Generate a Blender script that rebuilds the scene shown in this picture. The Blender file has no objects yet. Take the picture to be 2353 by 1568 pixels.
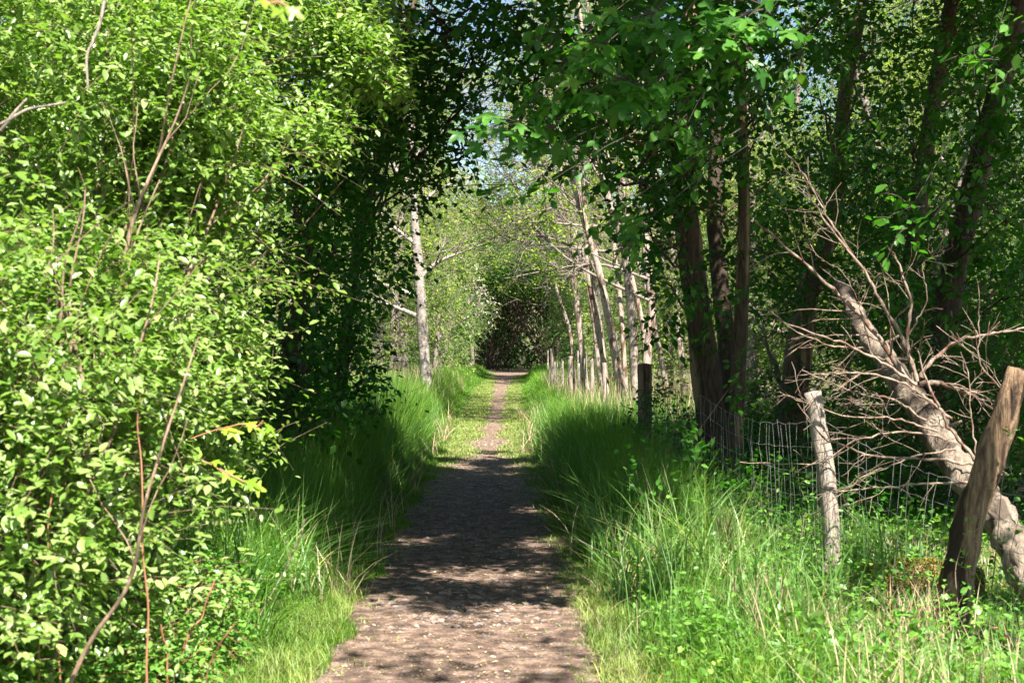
import bpy, math
import numpy as np
from math import radians as RAD, pi

S = bpy.context.scene
C = S.collection
# ------------------------------------------------------------------ camera, sky, sun, exposure
cam_d = bpy.data.cameras.new('camera'); cam = bpy.data.objects.new('camera', cam_d); C.objects.link(cam)
cam.location = (0, 0, 1.6); cam.rotation_euler = (RAD(90.72), 0, 0)
cam_d.lens = 50; cam_d.sensor_width = 36; cam_d.clip_start = 0.05; cam_d.clip_end = 2000
cam_d.dof.use_dof = True; cam_d.dof.focus_distance = 24; cam_d.dof.aperture_fstop = 6.3
S.camera = cam
SUN_EL, SUN_AZ = 54, 24                      # height; degrees to the right of straight behind the camera
SV = np.array([math.sin(RAD(SUN_AZ))*math.cos(RAD(SUN_EL)), -math.cos(RAD(SUN_AZ))*math.cos(RAD(SUN_EL)), math.sin(RAD(SUN_EL))])
W = bpy.data.worlds.new('World'); S.world = W; W.use_nodes = True
nt = W.node_tree; bg = nt.nodes['Background']
sky = nt.nodes.new('ShaderNodeTexSky'); sky.sky_type = 'NISHITA'; sky.sun_disc = False
sky.sun_elevation = RAD(SUN_EL); sky.sun_rotation = math.atan2(SV[0], SV[1]); sky.air_density = 1.0; sky.dust_density = 0.6
nt.links.new(sky.outputs[0], bg.inputs[0]); bg.inputs[1].default_value = 0.05
sl = bpy.data.lights.new('sun', 'SUN'); sun = bpy.data.objects.new('sun', sl); C.objects.link(sun)
sl.energy = 5.0; sl.angle = RAD(0.5); sl.color = (1.0, 0.95, 0.86)
from mathutils import Vector
sun.rotation_euler = Vector(SV).to_track_quat('Z', 'Y').to_euler()
S.view_settings.view_transform = 'Standard'; S.view_settings.look = 'None'
S.view_settings.exposure = 2.1; S.view_settings.gamma = 1; S.view_settings.use_curve_mapping = False
S.render.engine = 'CYCLES'
S.cycles.use_denoising = True; S.cycles.max_bounces = 6; S.cycles.diffuse_bounces = 4; S.cycles.glossy_bounces = 2; S.cycles.transmission_bounces = 4

# ------------------------------------------------------------------ small helpers
F = 3266.0                                    # focal length in the units the layout was measured in
def P3(x, y, d): return np.array([(x-1176)*d/F, d, 1.6+(825-y)*d/F])
def nrm(a): return a/np.maximum(np.linalg.norm(a, axis=-1, keepdims=True), 1e-9)
def sstep(t): t = np.clip(t, 0, 1); return t*t*(3-2*t)
def wav(p, f, s=0.0):                         # cheap smooth noise, -1..1
    x, y, z = p[..., 0]*f, p[..., 1]*f, p[..., 2]*f
    return (np.sin(x*1.7+2.1*np.sin(y*1.3+s)+s)+np.sin(y*1.9+1.7*np.sin(z*1.6+s*2)+s*3)+np.sin(z*2.1+1.9*np.sin(x*1.1-s)+s*.7))/3
EDGE_D = [0, 5, 9, 23, 32, 42, 62, 80, 95, 112, 400]
EDGE_L = [-.98, -1.0, -1.07, -1.25, -1.42, -1.6, -1.75, -1.4, -0.4, 1.4, 60]
EDGE_R = [.55, .5, .46, .28, .30, .37, .5, .7, 1.7, 3.6, 62]
def eL(d): return np.interp(d, EDGE_D, EDGE_L)
def eR(d): return np.interp(d, EDGE_D, EDGE_R)
def gz(x, d):
    x = np.asarray(x, float); d = np.asarray(d, float)
    rise = .75*sstep((d-38)/55)+.0*d
    l = sstep((eL(d)-.1-x)/.9)*np.interp(d, [0, 14, 28, 60, 90], [.06, .10, .38, .35, .15])
    r = sstep((x-eR(d)-.1)/1.0)*np.interp(d, [0, 14, 28, 60, 90], [.04, .06, .16, .2, .1])
    out = sstep((np.abs(x)-1.5)/2)*.08*(np.sin(x*1.3+d*.4)+np.sin(d*.7-x*.5))*.5
    return rise+l+r+out
def mk(name, V, faces_flat, nper, mat=None, parent=None, tint=None, smooth=True):
    """V (n,3); faces_flat (m,nper) int array, one polygon size"""
    me = bpy.data.meshes.new(name); V = np.asarray(V, np.float32); Fc = np.asarray(faces_flat, np.int32)
    me.vertices.add(len(V)); me.vertices.foreach_set('co', V.ravel())
    me.loops.add(Fc.size); me.loops.foreach_set('vertex_index', Fc.ravel())
    me.polygons.add(len(Fc)); me.polygons.foreach_set('loop_start', np.arange(0, Fc.size, nper, dtype=np.int32))
    me.polygons.foreach_set('use_smooth', np.full(len(Fc), smooth))
    if tint is not None:
        a = me.attributes.new('tint', 'FLOAT', 'POINT'); a.data.foreach_set('value', np.asarray(tint, np.float32))
    me.update(calc_edges=True); me.validate()
    o = bpy.data.objects.new(name, me); C.objects.link(o)
    if mat: me.materials.append(mat)
    if parent: o.parent = parent; o.matrix_parent_inverse = parent.matrix_world.inverted()
    return o
def tag(o, label=None, cat=None, group=None, kind=None):
    if label: o['label'] = label
    if cat: o['category'] = cat
    if group: o['group'] = group
    if kind: o['kind'] = kind
    return o
def thing(name, label, cat, loc, group=None):
    o = bpy.data.objects.new(name, None); C.objects.link(o); o.location = loc; o.empty_display_size = .2
    bpy.context.view_layer.update()
    return tag(o, label, cat, group)

# ------------------------------------------------------------------ materials
def new_mat(name):
    m = bpy.data.materials.new(name); m.use_nodes = True; n = m.node_tree.nodes; n.clear()
    return m, n, m.node_tree.links
def ramp(n, stops):
    r = n.new('ShaderNodeValToRGB'); e = r.color_ramp.elements
    while len(e) < len(stops): e.new(.5)
    for k, (p, c) in enumerate(stops): e[k].position = p; e[k].color = (*c, 1) if len(c) == 3 else c
    return r
def leaf_mat(name, dark, mid, light, trans=.32, rough=.42, spec=.5):
    m, n, l = new_mat(name)
    at = n.new('ShaderNodeAttribute'); at.attribute_name = 'tint'
    r = ramp(n, [(0, dark), (.5, mid), (.93, light), (1, (light[0]*1.5, light[1]*1.12, light[2]*.9))]); l.new(at.outputs['Fac'], r.inputs[0])
    pb = n.new('ShaderNodeBsdfPrincipled'); pb.inputs['Roughness'].default_value = rough; pb.inputs['Specular IOR Level'].default_value = spec
    l.new(r.outputs[0], pb.inputs['Base Color'])
    tr = n.new('ShaderNodeBsdfTranslucent')
    mx = n.new('ShaderNodeMix'); mx.data_type = 'RGBA'; mx.blend_type = 'MULTIPLY'; mx.inputs[0].default_value = 1
    l.new(r.outputs[0], mx.inputs[6]); mx.inputs[7].default_value = (1.35, 1.7, .45, 1); l.new(mx.outputs[2], tr.inputs[0])
    ms = n.new('ShaderNodeMixShader'); ms.inputs[0].default_value = trans
    l.new(pb.outputs[0], ms.inputs[1]); l.new(tr.outputs[0], ms.inputs[2])
    o = n.new('ShaderNodeOutputMaterial'); l.new(ms.outputs[0], o.inputs[0])
    return m
def bark_mat(name, c1, c2, c3, scale=6, stretch=.25, patch=.5, bump=.5, rough=.85, fine=30):
    m, n, l = new_mat(name)
    tc = n.new('ShaderNodeTexCoord'); mp = n.new('ShaderNodeMapping'); mp.inputs['Scale'].default_value = (1, 1, stretch)
    l.new(tc.outputs['Object'], mp.inputs[0])
    a = n.new('ShaderNodeTexNoise'); a.inputs['Scale'].default_value = scale; a.inputs['Detail'].default_value = 6; l.new(mp.outputs[0], a.inputs[0])
    b = n.new('ShaderNodeTexNoise'); b.inputs['Scale'].default_value = fine; b.inputs['Detail'].default_value = 5; b.inputs['Roughness'].default_value = .65; l.new(mp.outputs[0], b.inputs[0])
    r1 = ramp(n, [(.35, c1), (.65, c2)]); l.new(b.outputs[0], r1.inputs[0])
    r2 = ramp(n, [(patch-.03, (0, 0, 0)), (patch+.05, (1, 1, 1))]); l.new(a.outputs[0], r2.inputs[0])
    mx = n.new('ShaderNodeMix'); mx.data_type = 'RGBA'; l.new(r2.outputs[0], mx.inputs[0]); l.new(r1.outputs[0], mx.inputs[6]); mx.inputs[7].default_value = (*c3, 1)
    pb = n.new('ShaderNodeBsdfPrincipled'); pb.inputs['Roughness'].default_value = rough; pb.inputs['Specular IOR Level'].default_value = .25
    l.new(mx.outputs[2], pb.inputs['Base Color'])
    ad = n.new('ShaderNodeMath'); ad.operation = 'ADD'; l.new(a.outputs[0], ad.inputs[0]); l.new(b.outputs[0], ad.inputs[1])
    bp = n.new('ShaderNodeBump'); bp.inputs['Strength'].default_value = bump; bp.inputs['Distance'].default_value = .03
    l.new(ad.outputs[0], bp.inputs['Height']); l.new(bp.outputs[0], pb.inputs['Normal'])
    o = n.new('ShaderNodeOutputMaterial'); l.new(pb.outputs[0], o.inputs[0])
    return m
def plain_mat(name, c, rough=.6, metal=0.0):
    m, n, l = new_mat(name); pb = n.new('ShaderNodeBsdfPrincipled')
    t = n.new('ShaderNodeTexNoise'); t.inputs['Scale'].default_value = 40; r = ramp(n, [(.3, tuple(v*.7 for v in c)), (.7, tuple(min(1, v*1.25) for v in c))])
    l.new(t.outputs[0], r.inputs[0]); l.new(r.outputs[0], pb.inputs['Base Color'])
    pb.inputs['Roughness'].default_value = rough; pb.inputs['Metallic'].default_value = metal
    o = n.new('ShaderNodeOutputMaterial'); l.new(pb.outputs[0], o.inputs[0]); return m

M = dict(
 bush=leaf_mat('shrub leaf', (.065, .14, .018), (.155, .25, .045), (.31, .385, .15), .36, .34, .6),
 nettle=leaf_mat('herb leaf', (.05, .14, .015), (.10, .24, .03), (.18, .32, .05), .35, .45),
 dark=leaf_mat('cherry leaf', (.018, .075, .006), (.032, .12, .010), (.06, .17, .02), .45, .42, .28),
 syc=leaf_mat('sycamore leaf', (.03, .11, .012), (.055, .17, .02), (.10, .24, .035), .45, .42, .35),
 sap=leaf_mat('maple leaf', (.15, .26, .02), (.22, .34, .03), (.30, .40, .04), .45, .4),
 lit=leaf_mat('far leaf', (.045, .11, .012), (.095, .20, .022), (.19, .29, .04), .42, .6, .2),
 yel=leaf_mat('young leaf', (.12, .19, .03), (.20, .28, .045), (.32, .36, .07), .42, .6, .2),
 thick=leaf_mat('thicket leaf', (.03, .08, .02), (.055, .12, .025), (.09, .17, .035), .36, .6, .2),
 haw=leaf_mat('blossom', (.22, .22, .16), (.34, .34, .26), (.5, .5, .42), .3, .6),
 grass=leaf_mat('grass blade', (.055, .13, .013), (.10, .22, .02), (.20, .30, .04), .42, .5, .35),
 short=leaf_mat('short grass', (.10, .16, .03), (.18, .25, .045), (.30, .32, .11), .3, .6),
 sedge=leaf_mat('sedge blade', (.06, .15, .03), (.11, .22, .045), (.20, .30, .08), .35, .45, .4),
 straw=leaf_mat('dry grass', (.20, .14, .08), (.34, .26, .16), (.48, .40, .27), .25, .7),
 b_brown=bark_mat('brown bark', (.05, .036, .024), (.15, .105, .065), (.30, .21, .12), 6, .13, .58, 1.0),
 b_dark=bark_mat('dark bark', (.04, .028, .02), (.085, .06, .042), (.11, .085, .055), 5, .3, .62, .7),
 b_pale=bark_mat('pale bark', (.20, .15, .12), (.40, .33, .28), (.11, .065, .045), 8, .4, .55, .6),
 b_grey=bark_mat('grey bark', (.17, .14, .12), (.30, .26, .23), (.50, .50, .46), 14, 1.6, .63, .5),
 b_stem=bark_mat('shrub stem', (.13, .085, .055), (.29, .20, .14), (.09, .06, .04), 12, .4, .58, .5),
 b_dead=bark_mat('dead wood', (.12, .082, .06), (.31, .235, .18), (.12, .06, .04), 10, .4, .56, .5),
 b_log=bark_mat('log wood', (.14, .11, .085), (.27, .215, .16), (.08, .06, .045), 7, .35, .54, 1.0),
 b_post=bark_mat('post wood', (.22, .17, .13), (.46, .39, .33), (.16, .11, .085), 12, .10, .57, .9, fine=55),
 b_rot=bark_mat('rotten wood', (.12, .07, .04), (.36, .24, .145), (.045, .028, .018), 11, .09, .50, 1.0, fine=60),
 b_twig=plain_mat('far twig', (.17, .135, .115), .8),
 b_dtwig=plain_mat('dark twig', (.05, .038, .028), .85),
 b_red=plain_mat('reddish shoot', (.30, .13, .07), .6),
 wire=plain_mat('galvanised wire', (.36, .35, .34), .55, .5),
 moss=leaf_mat('moss', (.09, .085, .012), (.17, .15, .02), (.27, .24, .03), .1, .9),
 pink=plain_mat('pink petal', (.45, .12, .12), .6), yellow=plain_mat('yellow petal', (.75, .5, .02), .6),
 stone=bark_mat('path stone', (.12, .088, .072), (.26, .21, .185), (.12, .08, .065), 25, 1, .60, .5),
)
# ------------------------------------------------------------------ leaf, blade and tube builders
T_NEAR = (np.array([(0, 0, 0), (.22, -.36, .03), (.22, .36, .03), (.55, -.5, .05), (.55, .5, .05), (.82, -.27, -.01), (.82, .27, -.01), (1, 0, -.10), (.5, 0, -.03)]),
          np.array([(0, 1, 8), (0, 8, 2), (1, 3, 8), (8, 4, 2), (3, 5, 8), (8, 6, 4), (5, 7, 8), (8, 7, 6)]))
T_MID = (np.array([(0, 0, 0), (.45, -.5, .05), (.45, .5, .05), (1, 0, -.07), (.45, 0, -.02)]), np.array([(0, 1, 4), (0, 4, 2), (1, 3, 4), (4, 3, 2)]))
T_FAR = (np.array([(0, 0, 0), (.5, -.5, .04), (1, 0, 0), (.5, .5, .04)]), np.array([(0, 1, 2), (0, 2, 3)]))
def lobed():
    out = []; n = 0
    lob = [(-2.2, .42), (-1.15, .80), (0, 1.0), (1.15, .80), (2.2, .42)]
    pts = [(-.04, 0)]
    for k, (a, r) in enumerate(lob):
        for da, rr in ((-.30, .60), (-.14, .86), (0, 1), (.14, .86), (.30, .60)):
            pts.append((.38+r*.62*rr*math.cos((a+da*1.1)), r*.62*rr*math.sin(a+da*1.1)))
        if k < 4: a2 = (a+lob[k+1][0])/2; pts.append((.38+.24*math.cos(a2), .24*math.sin(a2)))
    V = [(.38, 0, -.02)]+[(p[0], p[1], -.16*((p[0]-.38)**2+p[1]**2)/.36+.02*((i % 3) == 0)) for i, p in enumerate(pts)]
    k = len(pts); Fc = [(0, 1+i, 1+(i+1) % k) for i in range(k)]
    return np.array(V), np.array(Fc)
T_LOB = lobed()
def leaves(name, L, mat, parent=None, T=T_MID):
    Pp, A, N, Ln, Wd, tint = L
    A = nrm(A); Sd = nrm(np.cross(A, N)); N = np.cross(Sd, A)
    V, Fc = T; k = len(V)
    co = Pp[:, None]+A[:, None]*(V[None, :, 0:1]*Ln[:, None, None])+Sd[:, None]*(V[None, :, 1:2]*Wd[:, None, None])+N[:, None]*(V[None, :, 2:3]*Ln[:, None, None])
    f = (Fc[None]+np.arange(len(Pp))[:, None, None]*k).reshape(-1, 3)
    return mk(name, co.reshape(-1, 3), f, 3, mat, parent, np.repeat(tint, k))
def cat(Ls):
    Ls = [l for l in Ls if l is not None and len(l[0])]
    return tuple(np.concatenate([l[i] for l in Ls]) for i in range(len(Ls[0])))
def shoots(rng, O, D, ln, m, leaf, asp=.5, droop=.25, tilt=.5, face=None, spread=.9, jit=.02):
    """O, D: shoot starts and directions; ln: lengths; m leaves along each"""
    n = len(O); D = nrm(D)
    t = (np.arange(m)[None]+rng.random((n, m))*.6+.4)/m
    sg = np.where(np.arange(m) % 2 == 0, 1., -1.)[None, :, None]
    up = np.array([0, 0, 1.])
    sd = nrm(np.cross(D, up+rng.normal(0, .35, (n, 3))))
    P = O[:, None]+D[:, None]*(t*ln[:, None])[..., None]; P[..., 2] -= droop*ln[:, None]*t**2*.6
    P += rng.normal(0, jit, P.shape)
    A = D[:, None]*.6+sd[:, None]*sg*spread+rng.normal(0, .28, P.shape); A[..., 2] -= droop
    N = np.broadcast_to(up, P.shape)+rng.normal(0, tilt, P.shape)
    if face is not None: N = N+np.asarray(face)*.5
    L = leaf*rng.uniform(.5, 1.25, (n, m))*np.where(t > .9, .75, 1)
    base = rng.random((n, 1))*.6
    tint = np.clip(base+rng.random((n, m))*.4, 0, 1)
    s = n*m
    tw = np.stack([O, O+D*ln[:, None]*.5-up*droop*ln[:, None]*.15, O+D*ln[:, None]-up*droop*ln[:, None]*.6], 1)
    return (P.reshape(s, 3), A.reshape(s, 3), N.reshape(s, 3), L.ravel(), (L*asp*rng.uniform(.85, 1.15, L.shape)).ravel(), tint.ravel()), tw
def blob_pts(rng, c, r, n, shell=.35, gap=0., f=1.6, lower=-1.):
    u = nrm(rng.normal(size=(int(n*1.6), 3))); rad = shell+(1-shell)*rng.random((len(u), 1))**.5
    p = u*rad; p = p[p[:, 2] > lower]; u2 = p.copy()
    q = np.asarray(c)+p*np.asarray(r)
    if gap: k = wav(q, f, 1.3)+.5*wav(q, f*2.6, 4)+rng.normal(0, .2, len(q)) > gap-1; q, u2 = q[k], u2[k]
    return q[:n], nrm(u2[:n])
def tubes(Pl, R, k=6):
    """Pl (M,n,3), R (M,n) -> verts, quads"""
    Mn, n, _ = Pl.shape
    tan = np.gradient(Pl, axis=1); tan = nrm(tan)
    ref = np.where(np.abs(tan[..., 2:3]) > .8, np.array([1., .1, 0]), np.array([0, 0, 1.]))
    ref = np.broadcast_to(ref[:, n//2:n//2+1], tan.shape)
    s = nrm(np.cross(tan, ref)); b = np.cross(tan, s)
    th = np.arange(k)*2*pi/k
    ring = s[:, :, None]*np.cos(th)[None, None, :, None]+b[:, :, None]*np.sin(th)[None, None, :, None]
    V = Pl[:, :, None]+ring*R[:, :, None, None]
    idx = np.arange(Mn*n*k).reshape(Mn, n, k); nx = np.roll(idx, -1, 2)
    q = np.stack([idx[:, :-1], nx[:, :-1], nx[:, 1:], idx[:, 1:]], -1).reshape(-1, 4)
    return V.reshape(-1, 3), q
def tube_obj(name, sets, mat, parent=None):
    Vs, Qs, o = [], [], 0
    for Pl, R, k in sets:
        if len(Pl) == 0: continue
        V, Q = tubes(np.asarray(Pl, float), np.asarray(R, float), k); Vs.append(V); Qs.append(Q+o); o += len(V)
    return mk(name, np.concatenate(Vs), np.concatenate(Qs), 4, mat, parent)
def resample(pts, n):
    pts = np.asarray(pts, float); s = np.concatenate([[0], np.cumsum(np.linalg.norm(np.diff(pts[:, :3], axis=0), axis=1))])
    t = np.linspace(0, s[-1], n); out = np.stack([np.interp(t, s, pts[:, i]) for i in range(pts.shape[1])], 1)
    for _ in range(2): out[1:-1] = (out[:-2]+2*out[1:-1]+out[2:])/4
    return out
def trunk(name, pts, radii, mat, parent, rng, k=14, n=36, rough=.10, kn=.0, cap=True):
    a = resample(np.column_stack([pts, radii]), n); Pl = a[:, :3].copy(); R = a[:, 3]
    V, Q = tubes(Pl[None], R[None], k)
    V = V.reshape(n, k, 3); ax = Pl[:, None]; d = V-ax
    s = rng.random()*9
    w = 1+rough*(wav(V*np.array([1, 1, .35]), 9/max(.15, R.max()*5), s)+.6*wav(V*np.array([1, 1, .5]), 26/max(.15, R.max()*5), s+2))
    V = ax+d*w[..., None]; V = V.reshape(-1, 3)
    if cap:
        Vc = np.vstack([V, Pl[-1]+nrm(Pl[-1]-Pl[-2])*R[-1]*.15]); c = len(V)
        top = np.arange((n-1)*k, n*k); Qc = np.stack([top, np.roll(top, -1), np.full(k, c), np.full(k, c)], 1)
        me_faces = np.vstack([Q, Qc]); me = bpy.data.meshes.new(name); me.from_pydata(Vc.tolist(), [], [tuple(dict.fromkeys(f)) for f in me_faces.tolist()])
        me.polygons.foreach_set('use_smooth', np.ones(len(me.polygons), bool)); me.materials.append(mat); me.update()
        o = bpy.data.objects.new(name, me); C.objects.link(o)
        if parent: o.parent = parent; o.matrix_parent_inverse = parent.matrix_world.inverted()
        return o
    return mk(name, V, Q, 4, mat, parent)
def kids(rng, Pl, R, nk, n=6, t0=.25, t1=.98, ang=.8, lf=.5, rf=.5, up=.15, wob=.12, dirbias=None):
    """child branches of the polylines Pl (M,n0,3) with radii R (M,n0)"""
    Mn, n0, _ = Pl.shape
    Ls = np.linalg.norm(np.diff(Pl, axis=1), axis=2).sum(1)
    t = rng.uniform(t0, t1, (Mn, nk)); f = t*(n0-1); i = np.minimum(f.astype(int), n0-2); w = (f-i)[..., None]
    mi = np.arange(Mn)[:, None]
    O = Pl[mi, i]*(1-w)+Pl[mi, i+1]*w; T = nrm(Pl[mi, i+1]-Pl[mi, i]); r0 = (R[mi, i]*(1-w[..., 0])+R[mi, i+1]*w[..., 0])*rf
    side = nrm(np.cross(T, rng.normal(size=T.shape)))
    D = T*math.cos(ang)+side*math.sin(ang); D[..., 2] += up
    if dirbias is not None: D = D+np.asarray(dirbias)
    D = nrm(D).reshape(-1, 3); O = O.reshape(-1, 3); r0 = r0.ravel()
    Ln = (Ls[:, None]*lf*rng.uniform(.5, 1.2, (Mn, nk))*(1.15-t*.5)).ravel()
    st = Ln/(n-1); out = [O]; d = D
    for _ in range(n-1):
        d = nrm(d+rng.normal(0, wob, d.shape)+np.array([0, 0, up*.15])); out.append(out[-1]+d*st[:, None])
    Pk = np.stack(out, 1); Rk = r0[:, None]*np.linspace(1, .3, n)[None]
    return Pk, Rk
def curve_pts(rng, a, b, n=7, sag=.1, wob=.04):
    a, b = np.asarray(a, float), np.asarray(b, float); t = np.linspace(0, 1, n)[:, None]; L = np.linalg.norm(b-a)
    p = a+(b-a)*t; p[:, 2] += sag*L*np.sin(t[:, 0]*pi); p[1:-1] += rng.normal(0, wob*L, (n-2, 3)); return p
# ------------------------------------------------------------------ where the sun must get through to
LIT = [(-3.5, -.8, 10.5, 16, 2.0, 5, .30), (-1, 1.5, 9, 14, 3.0, 5.2, .30), (1.2, 3.6, 10, 15, 2.6, 5, .28),  # x0,x1, d0,d1, z0,z1, share of leaves removed
 (-6, -.75, 2.0, 9.2, 0, 4.6, 1.0), (-2, 1.3, 0, 9.6, -.1, .4, .70), (.6, 7, 3, 10.9, -.1, .6, .93), (-1.1, 1.3, 9.6, 12.6, -.1, .2, .45), (-3.2, 2.2, 19.5, 24, -.1, .6, .72), (-1.3, 1.1, 12.3, 19.5, -.1, .2, .24), (-3, -1.2, 9.5, 19.5, -.1, .5, .10), (1.2, 4, 13, 19.5, -.1, .5, .12), (1.75, 4.2, 7.0, 11.6, .4, 2.3, .93),
 (-4.5, 3.2, 24, 75, 0, 1.2, .93), (1.2, 6, 26, 60, 0, 8, .95), (-9, -1.2, 30, 70, 0, 8, .95), (3, 16, 25, 60, 0, 7, .93), (-3.4,-1.3,21,28,.0,.9,.9)]
def sun_keep(rng, p):
    keep = np.ones(len(p), bool); rr = np.clip(.5+.62*wav((p-SV*(p[:, 2:3]/SV[2]))*[1.2, .6, 0], 2.6, 2)+rng.normal(0, .06, len(p)), .001, .999)
    for x0, x1, d0, d1, z0, z1, pr in LIT:
        hit = np.zeros(len(p), bool)
        for z in np.linspace(z0, z1, max(2, int((z1-z0)/.7)+1)):
            t = (p[:, 2]-z)/SV[2]; q = p-SV*t[:, None]
            hit |= (t > .8) & (q[:, 0] > x0) & (q[:, 0] < x1) & (q[:, 1] > d0) & (q[:, 1] < d1)
        keep &= ~(hit & (rr < pr))
    return keep
def pick(L, k): return tuple(a[k] for a in L)

# ------------------------------------------------------------------ ground and path
rg = np.random.default_rng(5)
def ground_mat():
    m, n, l = new_mat('soil'); tc = n.new('ShaderNodeTexCoord')
    a = n.new('ShaderNodeTexNoise'); a.inputs['Scale'].default_value = 1.2; a.inputs['Detail'].default_value = 8; l.new(tc.outputs['Object'], a.inputs[0])
    b = n.new('ShaderNodeTexNoise'); b.inputs['Scale'].default_value = 22; b.inputs['Detail'].default_value = 6; l.new(tc.outputs['Object'], b.inputs[0])
    r = ramp(n, [(.35, (.05, .035, .02)), (.5, (.11, .08, .045)), (.62, (.06, .10, .02)), (.8, (.17, .13, .08))]); 
    ad = n.new('ShaderNodeMix'); ad.data_type = 'FLOAT'; ad.inputs[0].default_value = .5; l.new(a.outputs[0], ad.inputs[2]); l.new(b.outputs[0], ad.inputs[3]); l.new(ad.outputs[0], r.inputs[0])
    pb = n.new('ShaderNodeBsdfPrincipled'); pb.inputs['Roughness'].default_value = .95; l.new(r.outputs[0], pb.inputs['Base Color'])
    bp = n.new('ShaderNodeBump'); bp.inputs['Distance'].default_value = .04; l.new(b.outputs[0], bp.inputs['Height']); l.new(bp.outputs[0], pb.inputs['Normal'])
    o = n.new('ShaderNodeOutputMaterial'); l.new(pb.outputs[0], o.inputs[0]); return m
def path_mat():
    m, n, l = new_mat('trodden earth'); tc = n.new('ShaderNodeTexCoord')
    def noise(s, d=6, rgh=.6):
        a = n.new('ShaderNodeTexNoise'); a.inputs['Scale'].default_value = s; a.inputs['Detail'].default_value = d; a.inputs['Roughness'].default_value = rgh; l.new(tc.outputs['Object'], a.inputs[0]); return a
    a = noise(2.2); b = noise(70, 4, .7); c = noise(9)
    v = n.new('ShaderNodeTexVoronoi'); v.inputs['Scale'].default_value = 38; v.inputs['Randomness'].default_value = 1; l.new(tc.outputs['Object'], v.inputs[0])
    r = ramp(n, [(.34, (.045, .027, .019)), (.5, (.135, .083, .058)), (.63, (.27, .185, .14))]); l.new(c.outputs[0], r.inputs[0])
    r2 = ramp(n, [(.38, (.55, .52, .5)), (.62, (1.35, 1.33, 1.3))]); l.new(b.outputs[0], r2.inputs[0])
    mx = n.new('ShaderNodeMix'); mx.data_type = 'RGBA'; mx.blend_type = 'MULTIPLY'; mx.inputs[0].default_value = .9; l.new(r.outputs[0], mx.inputs[6]); l.new(r2.outputs[0], mx.inputs[7])
    sx = n.new('ShaderNodeSeparateColor'); l.new(v.outputs['Color'], sx.inputs[0])
    r3 = ramp(n, [(.78, (0, 0, 0)), (.84, (1, 1, 1))]); l.new(sx.outputs[0], r3.inputs[0])
    r4 = ramp(n, [(.20, (1, 1, 1)), (.42, (0, 0, 0))]); l.new(v.outputs['Distance'], r4.inputs[0])
    r5 = ramp(n, [(.45, (0, 0, 0)), (.6, (1, 1, 1))]); l.new(a.outputs[0], r5.inputs[0])
    mu = n.new('ShaderNodeMath'); mu.operation = 'MULTIPLY'; l.new(r3.outputs[0], mu.inputs[0]); l.new(r4.outputs[0], mu.inputs[1])
    mx2 = n.new('ShaderNodeMix'); mx2.data_type = 'RGBA'; l.new(mu.outputs[0], mx2.inputs[0]); l.new(mx.outputs[2], mx2.inputs[6]); mx2.inputs[7].default_value = (.34, .29, .26, 1)
    pb = n.new('ShaderNodeBsdfPrincipled'); pb.inputs['Roughness'].default_value = .92; l.new(mx2.outputs[2], pb.inputs['Base Color'])
    s1 = n.new('ShaderNodeMath'); s1.operation = 'ADD'; l.new(b.outputs[0], s1.inputs[0]); l.new(c.outputs[0], s1.inputs[1])
    s2 = n.new('ShaderNodeMath'); s2.operation = 'ADD'; l.new(s1.outputs[0], s2.inputs[0]); l.new(mu.outputs[0], s2.inputs[1])
    bp = n.new('ShaderNodeBump'); bp.inputs['Distance'].default_value = .025; bp.inputs['Strength'].default_value = .9; l.new(s2.outputs[0], bp.inputs['Height']); l.new(bp.outputs[0], pb.inputs['Normal'])
    o = n.new('ShaderNodeOutputMaterial'); l.new(pb.outputs[0], o.inputs[0]); return m
xs = np.concatenate([[-400, -200, -100, -60, -40, -25, -15], np.arange(-10, 10.01, .25), [15, 25, 40, 60, 100, 200, 400]])
ds = np.concatenate([[-60, -20, -6], np.arange(-3, 40, .4), np.arange(40, 130, 1.5), [140, 170, 220, 300, 450, 700]])
X, D = np.meshgrid(xs, ds); Z = gz(np.clip(X, -20, 20), np.clip(D, -5, 130))
inside = (X > eL(D)-.1) & (X < eR(D)+.1); Z = Z-.03*inside-.004+24*sstep((np.hypot(X, D)-150)/70)
V = np.stack([X, D, Z], -1).reshape(-1, 3); nx = len(xs); i = np.arange(len(ds)-1)[:, None]*nx+np.arange(nx-1)[None]
tag(mk('ground', V, np.stack([i, i+1, i+nx+1, i+nx], -1).reshape(-1, 4), 4, ground_mat()), kind='structure')
dd = np.concatenate([np.arange(2, 40, .12), np.arange(40, 112, .5)]); uu = np.linspace(0, 1, 25)
def strip(dd, l, r, lift, relief):
    X = l[:, None]+(r-l)[:, None]*uu[None]; D = np.repeat(dd[:, None], len(uu), 1)
    q = np.stack([X, D, 0*X], -1); Z = gz(X, D)+lift+relief*(wav(q, 5, 1)+.7*wav(q, 13, 2))*.5+.02*np.abs(uu[None]-.5)*2
    V = np.stack([X, D, Z], -1).reshape(-1, 3); n = len(uu); i = np.arange(len(dd)-1)[:, None]*n+np.arange(n-1)[None]
    return V, np.stack([i, i+1, i+n+1, i+n], -1).reshape(-1, 4)
V, Q = strip(dd, eL(dd)-.22, eR(dd)+.22, .006, .014)
tag(mk('path', V, Q, 4, path_mat()), kind='structure')
# bare strip where the path is grassed over on both sides
def bare(x, d):
    c = np.interp(d, [0, 9, 22, 30, 42, 62, 80, 100], [-.3, -.31, -.40, -.43, -.47, -.50, -.35, .7])
    w = np.interp(d, [0, 19, 23, 30, 42, 62, 75, 85], [1.5, 1.3, .70, .62, .62, .8, 1.2, 2.2])/2
    e = .10*np.sin(d*1.1+3*np.sign(x-c))+.05*np.sin(d*3.7+x*9)+np.random.default_rng(9).normal(0, .085, np.shape(d))
    return np.abs(x-c) < w*.9+e
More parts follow.
